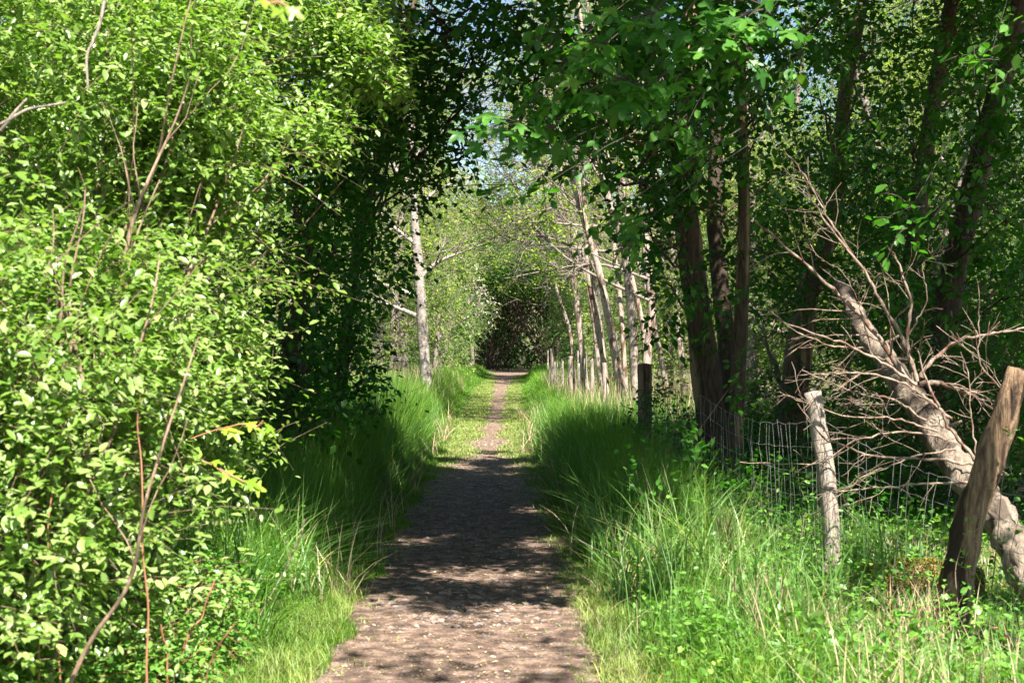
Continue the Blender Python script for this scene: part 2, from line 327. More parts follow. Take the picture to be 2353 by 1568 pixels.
# stones
ico = bpy.data.meshes.new('tmp'); import bmesh
bm = bmesh.new(); bmesh.ops.create_icosphere(bm, subdivisions=1, radius=1); bm.verts.ensure_lookup_table()
IV = np.array([v.co[:] for v in bm.verts]); IF = np.array([[v.index for v in f.verts] for f in bm.faces]); bm.free(); bpy.data.meshes.remove(ico)
N = 9000; d = 5+rg.random(N)**1.5*24; x = eL(d)+(eR(d)-eL(d))*rg.uniform(-.06, 1.06, N)
k = wav(np.stack([x, d, 0*x], 1), 1.1, 4)+rg.normal(0, .35, N) > -.15; x, d = x[k], d[k]; N = len(x)
sz = .007+.034*rg.random(N)**3.2; ang = rg.random(N)*2*pi
v = IV[None]*np.stack([sz*rg.uniform(.8, 1.6, N), sz*rg.uniform(.7, 1.3, N), sz*.45], 1)[:, None]*(1+.22*rg.normal(size=(N, len(IV), 1)))
ca, sa = np.cos(ang)[:, None], np.sin(ang)[:, None]
v = np.stack([v[..., 0]*ca-v[..., 1]*sa, v[..., 0]*sa+v[..., 1]*ca, v[..., 2]], -1)+np.stack([x, d, gz(x, d)+.010], 1)[:, None]
tag(mk('gravel', v.reshape(-1, 3), (IF[None]+np.arange(N)[:, None, None]*len(IV)).reshape(-1, 3), 3, M['stone'], smooth=False), 'small pale stones pressed into the brown earth path', 'gravel', kind='stuff')
# litter
N = 16000; d = 5+rg.random(N)**1.3*30; e = rg.random(N) < .5
x = np.where(e, np.where(rg.random(N) < .5, eL(d)+rg.normal(.1, .15, N), eR(d)-rg.normal(.1, .15, N)), eL(d)+(eR(d)-eL(d))*rg.random(N))
A = rg.normal(size=(N, 3)); A[:, 2] *= .15; Nn = np.array([0, 0, 1.])+rg.normal(0, .35, (N, 3)); Ln = rg.uniform(.01, .04, N)
tag(leaves('leaf_litter', (np.stack([x, d, gz(x, d)+.016], 1), A, Nn, Ln, Ln*rg.uniform(.2, .6, N), rg.random(N)), M['straw'], T=T_MID), 'bits of dry leaf and straw scattered over the path', 'leaf litter', kind='stuff')

# ------------------------------------------------------------------ grass
def blades(name, rng, x, d, h, w, mat, label, cat_='grass', bend=.45, z0=None, parent=None, kind='stuff', lean=(0, 0), seg=3, tw=.5):
    n = len(x); t = np.linspace(0, 1, seg+1)
    if parent is None and n > 300: h = h*(1-.62*sstep((x-1.45)/.5)*sstep((17-d)/2.0)*sstep((d-6.2)/1.2))
    a = rng.random(n)*2*pi; bd = np.stack([np.cos(a)+lean[0], np.sin(a)+lean[1], 0*a], 1); sdv = np.stack([-np.sin(a), np.cos(a), 0*a], 1)
    a2 = a+rng.normal(0, tw, n)+pi/2; sdv = np.stack([np.cos(a2), np.sin(a2), 0*a], 1)
    b = np.minimum(np.abs(rng.normal(bend, bend*.6, n)), 1.15); base = np.stack([x, d, (gz(x, d) if z0 is None else z0)-.01], 1)
    up = np.array([0, 0, 1.]); wt = np.where(t < .6, 1-.3*t, (1-t)*2.0+.02); droop = np.clip(b-.4, 0, 1)
    C0 = base[:, None]+up*(h[:, None]*(t-.38*droop[:, None]*t**3))[..., None]+bd[:, None]*(h[:, None]*b[:, None]*t**2)[..., None]
    Lf = C0-sdv[:, None]*(w[:, None]*wt/2)[..., None]; Rt = C0+sdv[:, None]*(w[:, None]*wt/2)[..., None]
    V = np.stack([Lf, Rt], 2).reshape(-1, 3); k = (seg+1)*2; q = []
    for s in range(seg): q.append((2*s, 2*s+1, 2*s+3, 2*s+2))
    f = (np.array(q)[None]+np.arange(n)[:, None, None]*k).reshape(-1, 4)
    o = mk(name, V, f, 4, mat, parent, np.repeat(np.clip(rng.normal(.45, .2, n)+.28*clump(x, d, 1.3, 7)+.15*clump(x, d, 4, 2), 0, 1), k))
    if parent is None: tag(o, label, cat_, kind=kind)
    return o
r = np.random.default_rng(11)
def scatter(n, x0, x1, d0, d1, dens=1.0):
    d = d0+(d1-d0)*r.random(n)**dens; x = x0+(x1-x0)*r.random(n); return x, d
# left verge
def clump(x, d, f=2.2, s=0.): return wav(np.stack([x, d, 0*x], 1), f, s)
def verge(side, n, d0, d1, width, dens):
    d = d0+(d1-d0)*r.random(n)**dens; o = r.random(n)**1.25*width-.06+.07*np.sin(d*2.3+side)+.05*np.sin(d*5.9)
    x = eL(d)-o if side < 0 else eR(d)+o
    return x, d, o
x, d, o = verge(-1, 100000, 6, 26, 2.6, 1.35)
near = sstep((d-8.6)/2.4); h = (.10+.55*sstep(o/.55)*near+.12*sstep((o-.15)/.5))*(1+.35*clump(x, d))*r.uniform(.55, 1.15, len(x)); h = np.where(d > 20, h*1.15, h)
blades('verge_grass', r, x, d, h, .0034+.00022*d, M['grass'], 'tall green grass along the left edge of the path', bend=.3)
x, d, o = verge(-1, 60000, 25, 84, 4.5, 1.1); h = (.12+.6*sstep(o/.7)*np.interp(d, [25, 60, 80], [1.05, .8, .5]))*(1+.3*clump(x, d))*r.uniform(.6, 1.15, len(x))
blades('meadow_grass', r, x, d, h, .0045+.00032*d, M['grass'], 'sunlit long grass beyond the shade left of the path', bend=.4)
x, d, o = verge(1, 120000, 5.5, 26, 4.2, 1.35)
near = sstep((d-9)/4); h = (.07+.15*sstep(o/.6)+.45*sstep(o/.5)*near*(1-.75*sstep((x-1.5)/.6)))*(1+.35*clump(x, d, 2.0, 5))*r.uniform(.5, 1.15, len(x))
blades('verge_grass', r, x, d, h, .0034+.00022*d, M['grass'], 'tall green grass between the path and the wire fence', bend=.38)
x, d, o = verge(1, 60000, 25, 84, 4.5, 1.1); h = (.10+.5*sstep(o/.8))*(1+.3*clump(x, d))*r.uniform(.6, 1.15, len(x))
blades('meadow_grass', r, x, d, h, .0045+.00032*d, M['grass'], 'sunlit long grass beyond the shade right of the path', bend=.4)
# short worn grass on the path shoulders and edges
n = 160000; d = np.where(r.random(n) < .25, 5.5+14*r.random(n), 19+66*r.random(n)**1.2); u = r.uniform(-.12, 1.12, n); x = eL(d)+(eR(d)-eL(d))*u
edge = np.minimum(u, 1-u); pk = np.where(d < 20, np.exp(-np.maximum(edge, 0)*(22-.4*d)), 1.0)
keep = (~bare(x, d) | (d < 20)) & (r.random(n) < pk) & (clump(x, d, 3, 2)+r.normal(0, .4, n) > -.5)
x, d = x[keep], d[keep]; h = r.uniform(.02, .065, len(x))
blades('short_grass', r, x, d, h, .004+.00035*d, M['short'], 'short worn yellow green grass on the path shoulders', bend=.6, seg=2, z0=gz(x, d)+.018)
# wide wild blades at the lower right and dry straw among them
x, d = scatter(5200, .9, 5.0, 5.6, 13, 1.1); k = (x > .75+.1*(d-5)) ; x, d = x[k], d[k]
blades('wild_grass', r, x, d, r.uniform(.18, .48, len(x)), r.uniform(.007, .016, len(x)), M['sedge'], 'broad arching blades in the rough grass under the fence', bend=.75, seg=5)
x, d = scatter(8000, 1.2, 5.0, 5.6, 12, 1.1)
k = clump(x, d, 1.7, 3)+r.normal(0, .3, len(x)) > .05; x, d = x[k], d[k]
blades('dry_straw', r, x, d, r.uniform(.15, .5, len(x)), r.uniform(.004, .009, len(x)), M['straw'], 'dry pale straw standing in the rough grass by the fence', 'dry grass', bend=.7, seg=4)
x = np.concatenate([r.uniform(1.2, 4.5, 2600), r.uniform(-5, -1.9, 1500)]); d = r.uniform(24, 60, len(x))
blades('dry_stalks', r, x, d, r.uniform(.4, 1.1, len(x)), r.uniform(.012, .02, len(x)), M['straw'], 'dry pale stalks rising from the far verges', 'dry grass', bend=.2)
x, d, o = verge(1, 2600, 7, 34, 2.6, 1.2); k = o > .15; blades('flowering_stalks', r, x[k], d[k], r.uniform(.55, 1.0, k.sum()), .003+.0002*d[k], M['sedge'], 'taller flowering grass stalks right of the path', bend=.35)
x, d, o = verge(-1, 2200, 9, 34, 2.4, 1.2); k = o > .2; blades('flowering_stalks', r, x[k], d[k], r.uniform(.6, 1.0, k.sum()), .003+.0002*d[k], M['sedge'], 'taller flowering grass stalks left of the path', bend=.4)
x, d = scatter(16000, -2.0, -.95, 5.6, 9.6); k = x < eL(d)+.05+.06*clump(x, d, 5); blades('lawn_grass', r, x[k], d[k], r.uniform(.05, .15, k.sum()), r.uniform(.004, .007, k.sum()), M['short'], 'short sunlit yellow green grass at the bottom left by the path', bend=.6)
x, d = scatter(16000, .40, 1.5, 5.2, 9.6); k = x > eR(d)-.05+.06*clump(x, d, 5); blades('lawn_grass', r, x[k], d[k], r.uniform(.04, .14, k.sum()), r.uniform(.004, .007, k.sum()), M['short'], 'short sunlit yellow green grass at the bottom right by the path', bend=.6)
for sd, nn in ((-1, 5200), (1, 5200)):
    x, d, o = verge(sd, nn, 9, 30, 2.4, 1.3); k = (o > .12) & (clump(x, d, 2.4, 3+sd) > -.3); blades('coarse_grass', r, x[k], d[k], r.uniform(.35, .85, k.sum())*sstep(o[k]/.7+.3), .008+.0004*d[k], M['sedge'], 'coarse drooping blades among the tall grass on the '+('left' if sd < 0 else 'right')+' verge', bend=.85, seg=5)
x, d, o = verge(1, 5000, 8, 40, 3.4, 1.3); k = clump(x, d, 1.9, 6) > .1; blades('dry_straw', r, x[k], d[k], r.uniform(.2, .7, k.sum()), .004+.0003*d[k], M['straw'], 'dead straw tangled in the right verge grass', 'dry grass', bend=.7, seg=4)
x, d, o = verge(-1, 3500, 9, 40, 3.0, 1.3); k = clump(x, d, 1.9, 6) > .1; blades('dry_straw', r, x[k], d[k], r.uniform(.2, .7, k.sum()), .004+.0003*d[k], M['straw'], 'dead straw tangled in the left verge grass', 'dry grass', bend=.7, seg=4)
# low herbs (ground ivy, nettle tops) as ground cover
def herbs(name, n, x, d, z, leaf, mat, label, T=T_NEAR):
    O = np.stack([x, d, gz(x, d)+z], 1); Dv = r.normal(0, .5, O.shape); Dv[:, 2] = 1
    L, tw = shoots(r, O, Dv, r.uniform(.06, .2, len(x)), 5, leaf, .6, .2, .45, jit=.02)
    return tag(leaves(name, L, mat, T=T), label, 'ground cover', kind='stuff')
x, d = scatter(3800, -3.6, -1.15, 4.4, 9.5); k = (x < eL(d)-.35-.25*clump(x, d, 2.5)) ; x, d = x[k], d[k]
herbs('ground_herbs', 0, x, d, r.random(len(x))*.35, .035, M['nettle'], 'low leafy herbs at the foot of the bright hedge')
x, d = scatter(3600, .75, 5, 5.6, 12); k = clump(x, d, 1.6, 1)+r.normal(0, .4, len(x)) > -.1; x, d = x[k], d[k]
herbs('ground_herbs', 0, x, d, r.random(len(x))*.26, .045, M['nettle'], 'small leafy herbs under the fence at the lower right')
x, d = scatter(4500, 1.0, 6.5, 12, 28); k = x > 1.0; x, d = x[k], d[k]
herbs('undergrowth', 0, x, d, r.random(len(x))*.45, .075, M['dark'], 'shaded leafy undergrowth behind the wire fence', T_MID)
x, d = scatter(4200, -6.0, -1.6, 9.5, 25); x, d = x, d; k = x < eL(d)-1.0; x, d = x[k], d[k]
herbs('undergrowth', 0, x, d, r.random(len(x))*.5, .07, M['dark'], 'dark leafy undergrowth beneath the left trees', T_MID)

# ------------------------------------------------------------------ plants
def SB(x, y, d, rx, ry, rd): return (P3(x, y, d), (rx*d/F, rd, ry*d/F))
def shrub(name, label, cat_, base, blobs, dens, leaf, mat, stems, stem_mat, seed, ln=.30, m=9, T=T_NEAR, group=None, asp=.48, twr=.0016, keep=None, shell=.55, gap=0, tilt=.5, stem_r=.02, face=SV*2, lower=-1., twmat=None, sprigs=0, fork=True):
    rng = np.random.default_rng(seed); t = thing(name, label, cat_, base, group)
    Ls, tws, sp = [], [], []
    for c, rad in blobs:
        c, rad = np.asarray(c, float), np.asarray(rad, float)
        area = 4*pi*((rad[0]*rad[1])**1.6+(rad[0]*rad[2])**1.6+(rad[1]*rad[2])**1.6)**(1/1.6)/3**(1/1.6)
        O, u = blob_pts(rng, c, rad, int(area*dens), shell, gap, 1.8, lower)
        Dv = u+rng.normal(0, .55, u.shape); Dv[:, 2] += .1
        O = O-nrm(Dv)*ln*.5
        if keep is not None: kk = keep(O); O, Dv = O[kk], Dv[kk]
        L, tw = shoots(rng, O, Dv, rng.uniform(.5, 1.2, len(O))*ln, m, leaf, asp, .25, tilt, face)
        Ls.append(L); tws.append(tw)
        if sprigs:
            ns = int(area*sprigs); O, u = blob_pts(rng, c, rad*.95, ns, .9); Dv = u*np.array([1, 1, .5])+rng.normal(0, .5, u.shape)+[0, 0, .35]
            if keep is not None: kk = keep(O); O, Dv = O[kk], Dv[kk]
            L, tw = shoots(rng, O, Dv, rng.uniform(.25, .62, len(O)), 13, leaf*.95, asp, .3, tilt, face); Ls.append(L); sp.append(tw)
    L = cat(Ls); k = L[0][:, 2] > gz(L[0][:, 0], L[0][:, 1])+.02; L = pick(L, k)
    leaves('foliage', L, mat, t, T)
    tw = np.concatenate(tws); tw = tw[tw[:, 2, 2] > .05]
    if len(tw) > 1800: tw = tw[rng.permutation(len(tw))[:1800]]
    if sp: tw = np.concatenate([tw]+sp)
    tube_obj('twigs', [(tw, np.array([1, .8, .4])[None]*twr*np.ones((len(tw), 1)), 3)], twmat or stem_mat, t)
    fk = []
    for s in stems:
        a, b = s[0], s[1]; rr = s[2] if len(s) > 2 else stem_r
        p = resample(curve_pts(rng, a, b, 8, .07, .030), 22); p[1:] += rng.normal(0, .008, (21, 3))
        trunk('stem', p, np.linspace(rr*.72, .003, 22), stem_mat, t, rng, 8, 30, .12, cap=False)
        if fork and rr > .012:
            K, Rk = kids(rng, p[None], np.linspace(rr*.6, .004, 22)[None], 3, 8, .25, .9, .55, .35, .5, .25, .12); fk.append((K, np.maximum(Rk, .0022), 5))
    if fk: tube_obj('side_shoots', fk, stem_mat, t)
    return t
r2 = np.random.default_rng(3)
# the big bright hedge on the left: four shrubs
def rs(n, bx, bd, spread_x, spread_d, top, rr=.02):
    out = []
    for _ in range(n):
        x = bx+r2.normal(0, .18); d_ = bd+r2.normal(0, .3)
        out.append(((x, d_, gz(x, d_)-.05), (x+r2.uniform(*spread_x), d_+r2.uniform(*spread_d), top*r2.uniform(.7, 1.05)), rr*r2.uniform(.6, 1.4)))
    return out
shrub('hedge_shrub', 'bright green small leaved shrub filling the lower left corner with pale stems', 'shrub', (-2.0, 5.4, 0),
      [((-2.05, 5.5, 1.0), (.72, .9, .75)), ((-1.85, 5.8, 1.75), (.6, .8, .6)), ((-2.5, 5.0, 1.9), (.8, .8, .8)), ((-1.75, 6.0, .55), (.42, .6, .45))],
      185, .054, M['bush'], rs(20, -2.0, 5.7, (-.3, .7), (-.3, .6), 2.3, .016), M['b_stem'], 21, gap=.62, shell=.35, sprigs=9, keep=lambda O: O[:, 1] > 4.3)
shrub('hedge_shrub', 'tall sunlit shrub reaching over the left side with its arching brown boughs', 'shrub', (-2.3, 7.2, 0),
      [((-2.2, 7.3, 2.0), (.95, .9, .9)), ((-2.3, 7.0, 3.1), (1.05, .95, .85)), ((-1.65, 7.3, 1.4), (.45, .6, .6)), ((-1.6, 7.5, 2.75), (.45, .7, .5)), ((-3.2, 6.6, 3.3), (.9, .9, 1.0)), ((-3.3, 6.6, 1.5), (.9, .9, 1.2))],
      150, .055, M['bush'], rs(9, -2.3, 6.9, (-.5, 1.1), (-.4, .7), 3.6, .034), M['b_stem'], 22, gap=.62, shell=.35, sprigs=8)
shrub('hedge_shrub', 'upper sunlit shrub whose branch tips arch out toward the middle of the path', 'shrub', (-2.9, 9.0, 0),
      [((-2.6, 9.0, 3.6), (1.3, .9, .9)), ((-1.9, 8.9, 4.1), (1.0, .8, .5)), ((-3.5, 8.6, 2.5), (1.2, .9, 1.3)), ((-1.1, 9.0, 3.85), (.42, .5, .22)), SB(820, 130, 8.6, 130, 90, .5), SB(890, 190, 8.6, 60, 45, .3), SB(740, 300, 8.4, 70, 90, .5), SB(700, 60, 8.6, 150, 110, .5), ((-2.1, 9.1, 2.7), (.6, .6, .6))],
      125, .058, M['bush'], rs(8, -2.7, 8.9, (-.5, 1.4), (-.4, .7), 4.2, .036), M['b_stem'], 23, gap=.62, shell=.35, sprigs=7)
shrub('low_shrub', 'low pale green shrub at the foot of the hedge in the bottom left', 'shrub', (-1.75, 5.8, 0),
      [((-1.72, 6.0, .22), (.45, .8, .32)), ((-2.2, 5.3, .3), (.6, .6, .4)), ((-1.62, 7.0, .3), (.3, .6, .35))],
      300, .036, M['nettle'], rs(8, -1.8, 6.0, (-.1, .3), (-.3, .3), .7, .007), M['b_red'], 24, ln=.2, m=8, asp=.62)
# long bare whips in front of the hedge
t = thing('cane_whips', 'thin reddish bare canes standing in front of the hedge', 'canes', P3(60, 1300, 4.9)*[1, 1, 0])
for pts in ([(95, 1560), (60, 1380), (30, 1180), (25, 960), (45, 780)], [(330, 1420), (345, 1280), (340, 1110), (350, 900)], [(150, 1480), (120, 1250), (125, 1050)]):
    p = np.array([P3(a, b, 5.2) for a, b in pts]); p[0, 2] = min(p[0, 2], .05); p = resample(p, 14); p[1:] += np.cumsum(r2.normal(0, .010, (13, 3)), 0); trunk('cane', p, np.linspace(.005, .0025, len(p)), M['b_red'], t, r2, 6, 30, .1, cap=False)
t = thing('dead_branch', 'thin pale bare branch curving down through the upper left leaves', 'branch', P3(200, 150, 5.9))
for pts in ([(238, 0), (225, 60), (195, 130), (200, 200)], [(0, 285), (60, 250), (150, 235)], [(0, 300), (25, 265), (60, 225)]):
    p = np.array([P3(a, b, 5.9) for a, b in pts]); trunk('twig', p, np.linspace(.008, .005, len(p)), M['b_post'], t, r2, 6, 24, .1, cap=False)

# ------------------------------------------------------------------ trees
HI = 1.3  # thickens the foliage above the frame to deepen its shade
HB = {}
_r = np.random.default_rng(77)
for _x in np.arange(-3.4, 7.6, 1.5):  # unseen crown masses above the frame, laid out to shade path and verges
    for _d in np.arange(5.6, 18.5, 1.5):
        if _r.random() < .10: continue
        own = min(range(8), key=lambda i: (_x-[2.4, 2.9, 2.8, 4.2, 5.6, 5.6, -2.2, -1.4][i])**2+.5*(_d-[13, 17, 9, 18, 17, 12, 9, 14][i])**2)
        HB.setdefault(own, []).append(((_x+_r.normal(0, .35), _d+_r.normal(0, .35), 7.5+_r.normal(0, .4)), (1.25*_r.uniform(.75, 1.2), 1.25*_r.uniform(.75, 1.2), .85)))
for _x in np.arange(3.6, 10, 1.5):  # more high crown, added to darken the wood behind the right trunks
    for _d in np.arange(16.5, 23, 1.5): HB.setdefault(3 if _x < 5 else 4, []).append(((_x+_r.normal(0, .3), _d+_r.normal(0, .3), 7.6+_r.normal(0, .4)), (1.25, 1.2, .9)))
for _i in range(58):                        # leaf masses between and behind the brown trunks
    _d = _r.uniform(19, 23.5); _x = _r.uniform(2.9, _d*.40); _z = _r.uniform(.6, 1.6+_d*.24)
    if _x < _d*.155+.5 and _z < 3.2: continue
    own = min(range(1, 6), key=lambda i: (_x-[2.4, 2.9, 2.8, 4.2, 5.6, 5.6][i])**2+.3*(_d-[17.5, 18, 17, 20, 19, 15.5][i])**2)
    HB.setdefault(own, []).append(((_x, _d, _z), (_r.uniform(.45, .8), .6, _r.uniform(.35, .7))))
def tree(name, label, cat_, trunks, tmat, blobs, leaf, mat, seed, dens=108, ln=.45, m=8, T=T_MID, group=None, asp=.62, shade=True, twr=.004, shell=.3, gap=.25, tilt=.85, limbs=True, twmat=None, extra=0, rough=.10, maxtw=2500, limbr=.018, droop=.3, high=-1, nl=1):
    """trunks: list of (points, radii); blobs: foliage masses, each carried by a limb"""
    rng = np.random.default_rng(seed); b0 = trunks[0][0][0]
    t = thing(name, label, cat_, (b0[0], b0[1], max(0, gz(b0[0], b0[1]))), group)
    for pts, rad in trunks: trunk('trunk', pts, rad, tmat, t, rng, 14, 44, rough)
    Ls, tws, lim = [], [], []
    allp = np.concatenate([resample(p, 30) for p, _ in trunks])
    for c, rad in list(blobs)+HB.get(high, []):
        c, rad = np.asarray(c, float), np.asarray(rad, float)
        vol = 4.19*rad.prod(); n = max(6, int(vol*dens*(HI*max(1, 110/dens) if c[2] > 6.2 and shade else 1)))
        O, u = blob_pts(rng, c, rad, n, shell, gap, 1.3)
        Dv = u+rng.normal(0, .5, u.shape); Dv[:, 2] -= .15
        if shade: kk = sun_keep(rng, O); O, Dv = O[kk], Dv[kk]
        if len(O) == 0: continue
        L, tw = shoots(rng, O, Dv, rng.uniform(.5, 1.2, len(O))*ln, m, leaf, asp, droop, tilt)
        Ls.append(L); tws.append(tw)
        if limbs:
            dist = np.linalg.norm(allp-c, axis=1)+np.abs(allp[:, 2]-(c[2]-.8))*.6; a = allp[np.argmin(dist)]
            lim.append(curve_pts(rng, a, c, 9, .08, .03))
            for _ in range(nl): lim.append(curve_pts(rng, a+(c-a)*rng.uniform(.4, .9), c+rng.normal(0, .5, 3)*rad, 9, .05, .04))
    if Ls: leaves('crown', cat(Ls), mat, t, T)
    if lim:
        lim = np.array(lim); Rl = np.linspace(limbr, .008, 9)[None]*rng.uniform(.6, 1.3, (len(lim), 1)); sets = [(lim, Rl, 6)]
        K, Rk = kids(rng, lim, Rl, 4+extra, 6, .2, 1, .8, .45, .45); sets.append((K, Rk, 4))
        if extra: K2, Rk2 = kids(rng, K, Rk, 3, 5, .2, 1, .7, .5, .5); sets.append((K2, np.maximum(Rk2, .003), 3))
        tw = np.concatenate(tws)
        if len(tw) > maxtw: tw = tw[rng.permutation(len(tw))[:maxtw]]
        sets.append((tw, np.array([1, .8, .4])[None]*twr*np.ones((len(tw), 1)), 3))
        tube_obj('limbs', sets, twmat or tmat, t)
    return t
def scr(l, d): return np.array([P3(a, b, d if not isinstance(d, (list, tuple)) else d[i]) for i, (a, b) in enumerate(l)])
def top(p, z, dx=0, dd=0):                     # carry a trunk on upward, out of the frame
    return np.vstack([p, [p[-1][0]+dx, p[-1][1]+dd, z]])
def SB(x, y, d, rx, ry, rd): return (P3(x, y, d), (rx*d/F, rd, ry*d/F))
def base_at(p):                                # let a trunk start just under the ground
    p = p.copy(); p[0][2] = gz(p[0][0], p[0][1])-.1; return p
# --- right group of brown trunks
w = lambda px, d: px*d/F/2*.84
p = base_at(scr([(1650, 1130), (1628, 900), (1592, 640), (1562, 400), (1582, 150), (1590, 0)], 17.5)); p = top(p, 9.5, .2, -.5)
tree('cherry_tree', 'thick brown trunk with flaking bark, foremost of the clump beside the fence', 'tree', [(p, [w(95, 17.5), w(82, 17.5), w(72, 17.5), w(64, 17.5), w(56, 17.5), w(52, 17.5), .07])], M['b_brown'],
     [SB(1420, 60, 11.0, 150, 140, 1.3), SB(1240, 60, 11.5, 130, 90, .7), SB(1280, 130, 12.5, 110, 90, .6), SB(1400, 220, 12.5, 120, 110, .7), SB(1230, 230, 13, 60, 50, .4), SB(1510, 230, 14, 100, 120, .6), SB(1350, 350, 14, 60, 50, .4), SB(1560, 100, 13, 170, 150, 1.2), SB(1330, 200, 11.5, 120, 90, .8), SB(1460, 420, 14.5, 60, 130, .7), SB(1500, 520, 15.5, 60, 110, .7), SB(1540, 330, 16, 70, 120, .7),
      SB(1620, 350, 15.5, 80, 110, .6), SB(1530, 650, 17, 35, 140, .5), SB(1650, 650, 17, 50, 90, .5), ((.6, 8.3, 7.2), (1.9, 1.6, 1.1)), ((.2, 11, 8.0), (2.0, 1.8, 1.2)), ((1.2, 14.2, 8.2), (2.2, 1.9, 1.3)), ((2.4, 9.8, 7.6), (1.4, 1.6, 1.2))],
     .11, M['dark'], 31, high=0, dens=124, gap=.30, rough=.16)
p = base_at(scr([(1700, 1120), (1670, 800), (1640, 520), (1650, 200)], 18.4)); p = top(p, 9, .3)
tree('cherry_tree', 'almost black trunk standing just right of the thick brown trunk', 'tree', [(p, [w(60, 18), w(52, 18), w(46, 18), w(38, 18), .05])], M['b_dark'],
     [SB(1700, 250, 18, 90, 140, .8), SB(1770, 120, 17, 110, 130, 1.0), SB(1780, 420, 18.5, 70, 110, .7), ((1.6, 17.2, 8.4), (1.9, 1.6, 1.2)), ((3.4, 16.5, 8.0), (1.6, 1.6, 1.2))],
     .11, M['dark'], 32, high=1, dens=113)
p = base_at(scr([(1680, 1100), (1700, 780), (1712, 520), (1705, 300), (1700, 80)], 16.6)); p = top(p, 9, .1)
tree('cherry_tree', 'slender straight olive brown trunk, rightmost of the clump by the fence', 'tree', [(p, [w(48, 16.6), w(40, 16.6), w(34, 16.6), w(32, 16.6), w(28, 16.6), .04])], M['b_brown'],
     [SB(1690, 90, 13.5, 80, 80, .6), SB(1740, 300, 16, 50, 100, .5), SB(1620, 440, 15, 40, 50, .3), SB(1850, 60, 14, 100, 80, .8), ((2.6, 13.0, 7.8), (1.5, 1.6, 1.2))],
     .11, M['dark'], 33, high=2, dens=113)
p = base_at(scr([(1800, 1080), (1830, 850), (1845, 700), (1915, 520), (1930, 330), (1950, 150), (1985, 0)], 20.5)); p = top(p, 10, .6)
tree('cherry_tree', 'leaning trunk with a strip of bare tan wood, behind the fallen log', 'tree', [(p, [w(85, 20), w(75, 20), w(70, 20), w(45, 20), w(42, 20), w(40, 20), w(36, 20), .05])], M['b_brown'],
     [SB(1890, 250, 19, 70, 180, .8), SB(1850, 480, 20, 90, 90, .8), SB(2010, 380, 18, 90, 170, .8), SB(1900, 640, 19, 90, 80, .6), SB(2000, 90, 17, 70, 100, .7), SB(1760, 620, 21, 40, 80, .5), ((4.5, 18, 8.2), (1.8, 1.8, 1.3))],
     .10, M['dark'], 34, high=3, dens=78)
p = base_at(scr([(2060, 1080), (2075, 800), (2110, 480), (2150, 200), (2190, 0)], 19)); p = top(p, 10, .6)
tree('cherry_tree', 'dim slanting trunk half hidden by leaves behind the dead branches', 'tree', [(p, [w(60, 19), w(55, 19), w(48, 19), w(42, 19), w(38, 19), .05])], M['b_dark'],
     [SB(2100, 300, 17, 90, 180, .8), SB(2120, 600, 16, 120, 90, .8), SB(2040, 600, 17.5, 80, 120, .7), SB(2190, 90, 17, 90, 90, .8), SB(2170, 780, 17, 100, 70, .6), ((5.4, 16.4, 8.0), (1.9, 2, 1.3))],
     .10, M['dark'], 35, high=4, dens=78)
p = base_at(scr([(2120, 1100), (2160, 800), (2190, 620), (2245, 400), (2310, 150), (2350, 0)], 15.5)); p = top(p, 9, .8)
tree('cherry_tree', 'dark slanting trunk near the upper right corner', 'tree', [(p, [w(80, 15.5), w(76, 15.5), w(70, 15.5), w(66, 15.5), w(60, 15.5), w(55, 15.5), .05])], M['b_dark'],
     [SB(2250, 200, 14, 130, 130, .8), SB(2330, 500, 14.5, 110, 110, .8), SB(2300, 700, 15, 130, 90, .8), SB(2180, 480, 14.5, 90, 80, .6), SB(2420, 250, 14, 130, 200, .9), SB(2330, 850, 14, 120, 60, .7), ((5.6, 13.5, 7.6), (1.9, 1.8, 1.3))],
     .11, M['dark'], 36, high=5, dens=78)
# branch of sycamore hanging in over the path
rng = np.random.default_rng(41)
t = thing('sycamore_tree', 'sycamore with large lobed leaves whose boughs hang in from above the right side', 'tree', (3.1, 7.5, 0))
tp = np.array([(3.6, 5.6, -.1), (3.6, 5.7, 3), (3.5, 5.9, 6), (3.4, 6, 9)]); trunk('trunk', tp, [.16, .14, .11, .06], M['b_dark'], t, rng)
bl, tw = [], []
for (x, y, d, n, sp) in ((1430, 200, 7.6, 46, 62), (1370, 110, 7.8, 22, 50), (1160, 290, 7.8, 22, 55), (1260, 300, 8.0, 16, 50), (1690, 100, 7.4, 42, 60), (1620, 60, 7.5, 16, 40), (1480, 40, 7.5, 20, 60), (1750, 30, 7.2, 14, 60)):
    c = P3(x, y, d); a = np.array([3.5, 5.9, 5.6]); mid = c+np.array([.6, -.1, .55]); L_ = resample(np.array([a, (a+mid)/2+[0, .2, .5], mid+[0, 0, .2], c+[.05, 0, .02]]), 9); tw.append(L_)
    o = c+rng.normal(0, 1, (n, 3))*np.array([sp*d/F*.75, .14, sp*d/F*.42]); A = (o-c)*[1, 1, .4]+np.array([-.05, -.05, -.10])+rng.normal(0, .05, (n, 3))
    N_ = np.array([.1, -.55, .9])+rng.normal(0, .28, (n, 3)); sz_ = rng.uniform(.09, .155, n)
    bl.append((o, A, N_, sz_, sz_*1.25, rng.random(n)))
    for q in o[::2]: tw.append(resample(np.array([c+[.05, 0, .03], (q+c)/2+[0, 0, .02], q]), 9))
O, u = blob_pts(rng, (1.6, 3.2, 7.6), (3.4, 2.8, 1.1), 700, .1, .5); kk = rng.random(len(O)) < .8; O = O[kk]; kk = sun_keep(rng, O) | (rng.random(len(O)) < .10); O = O[kk]  # unseen high leaves, added to throw dapple on the near path
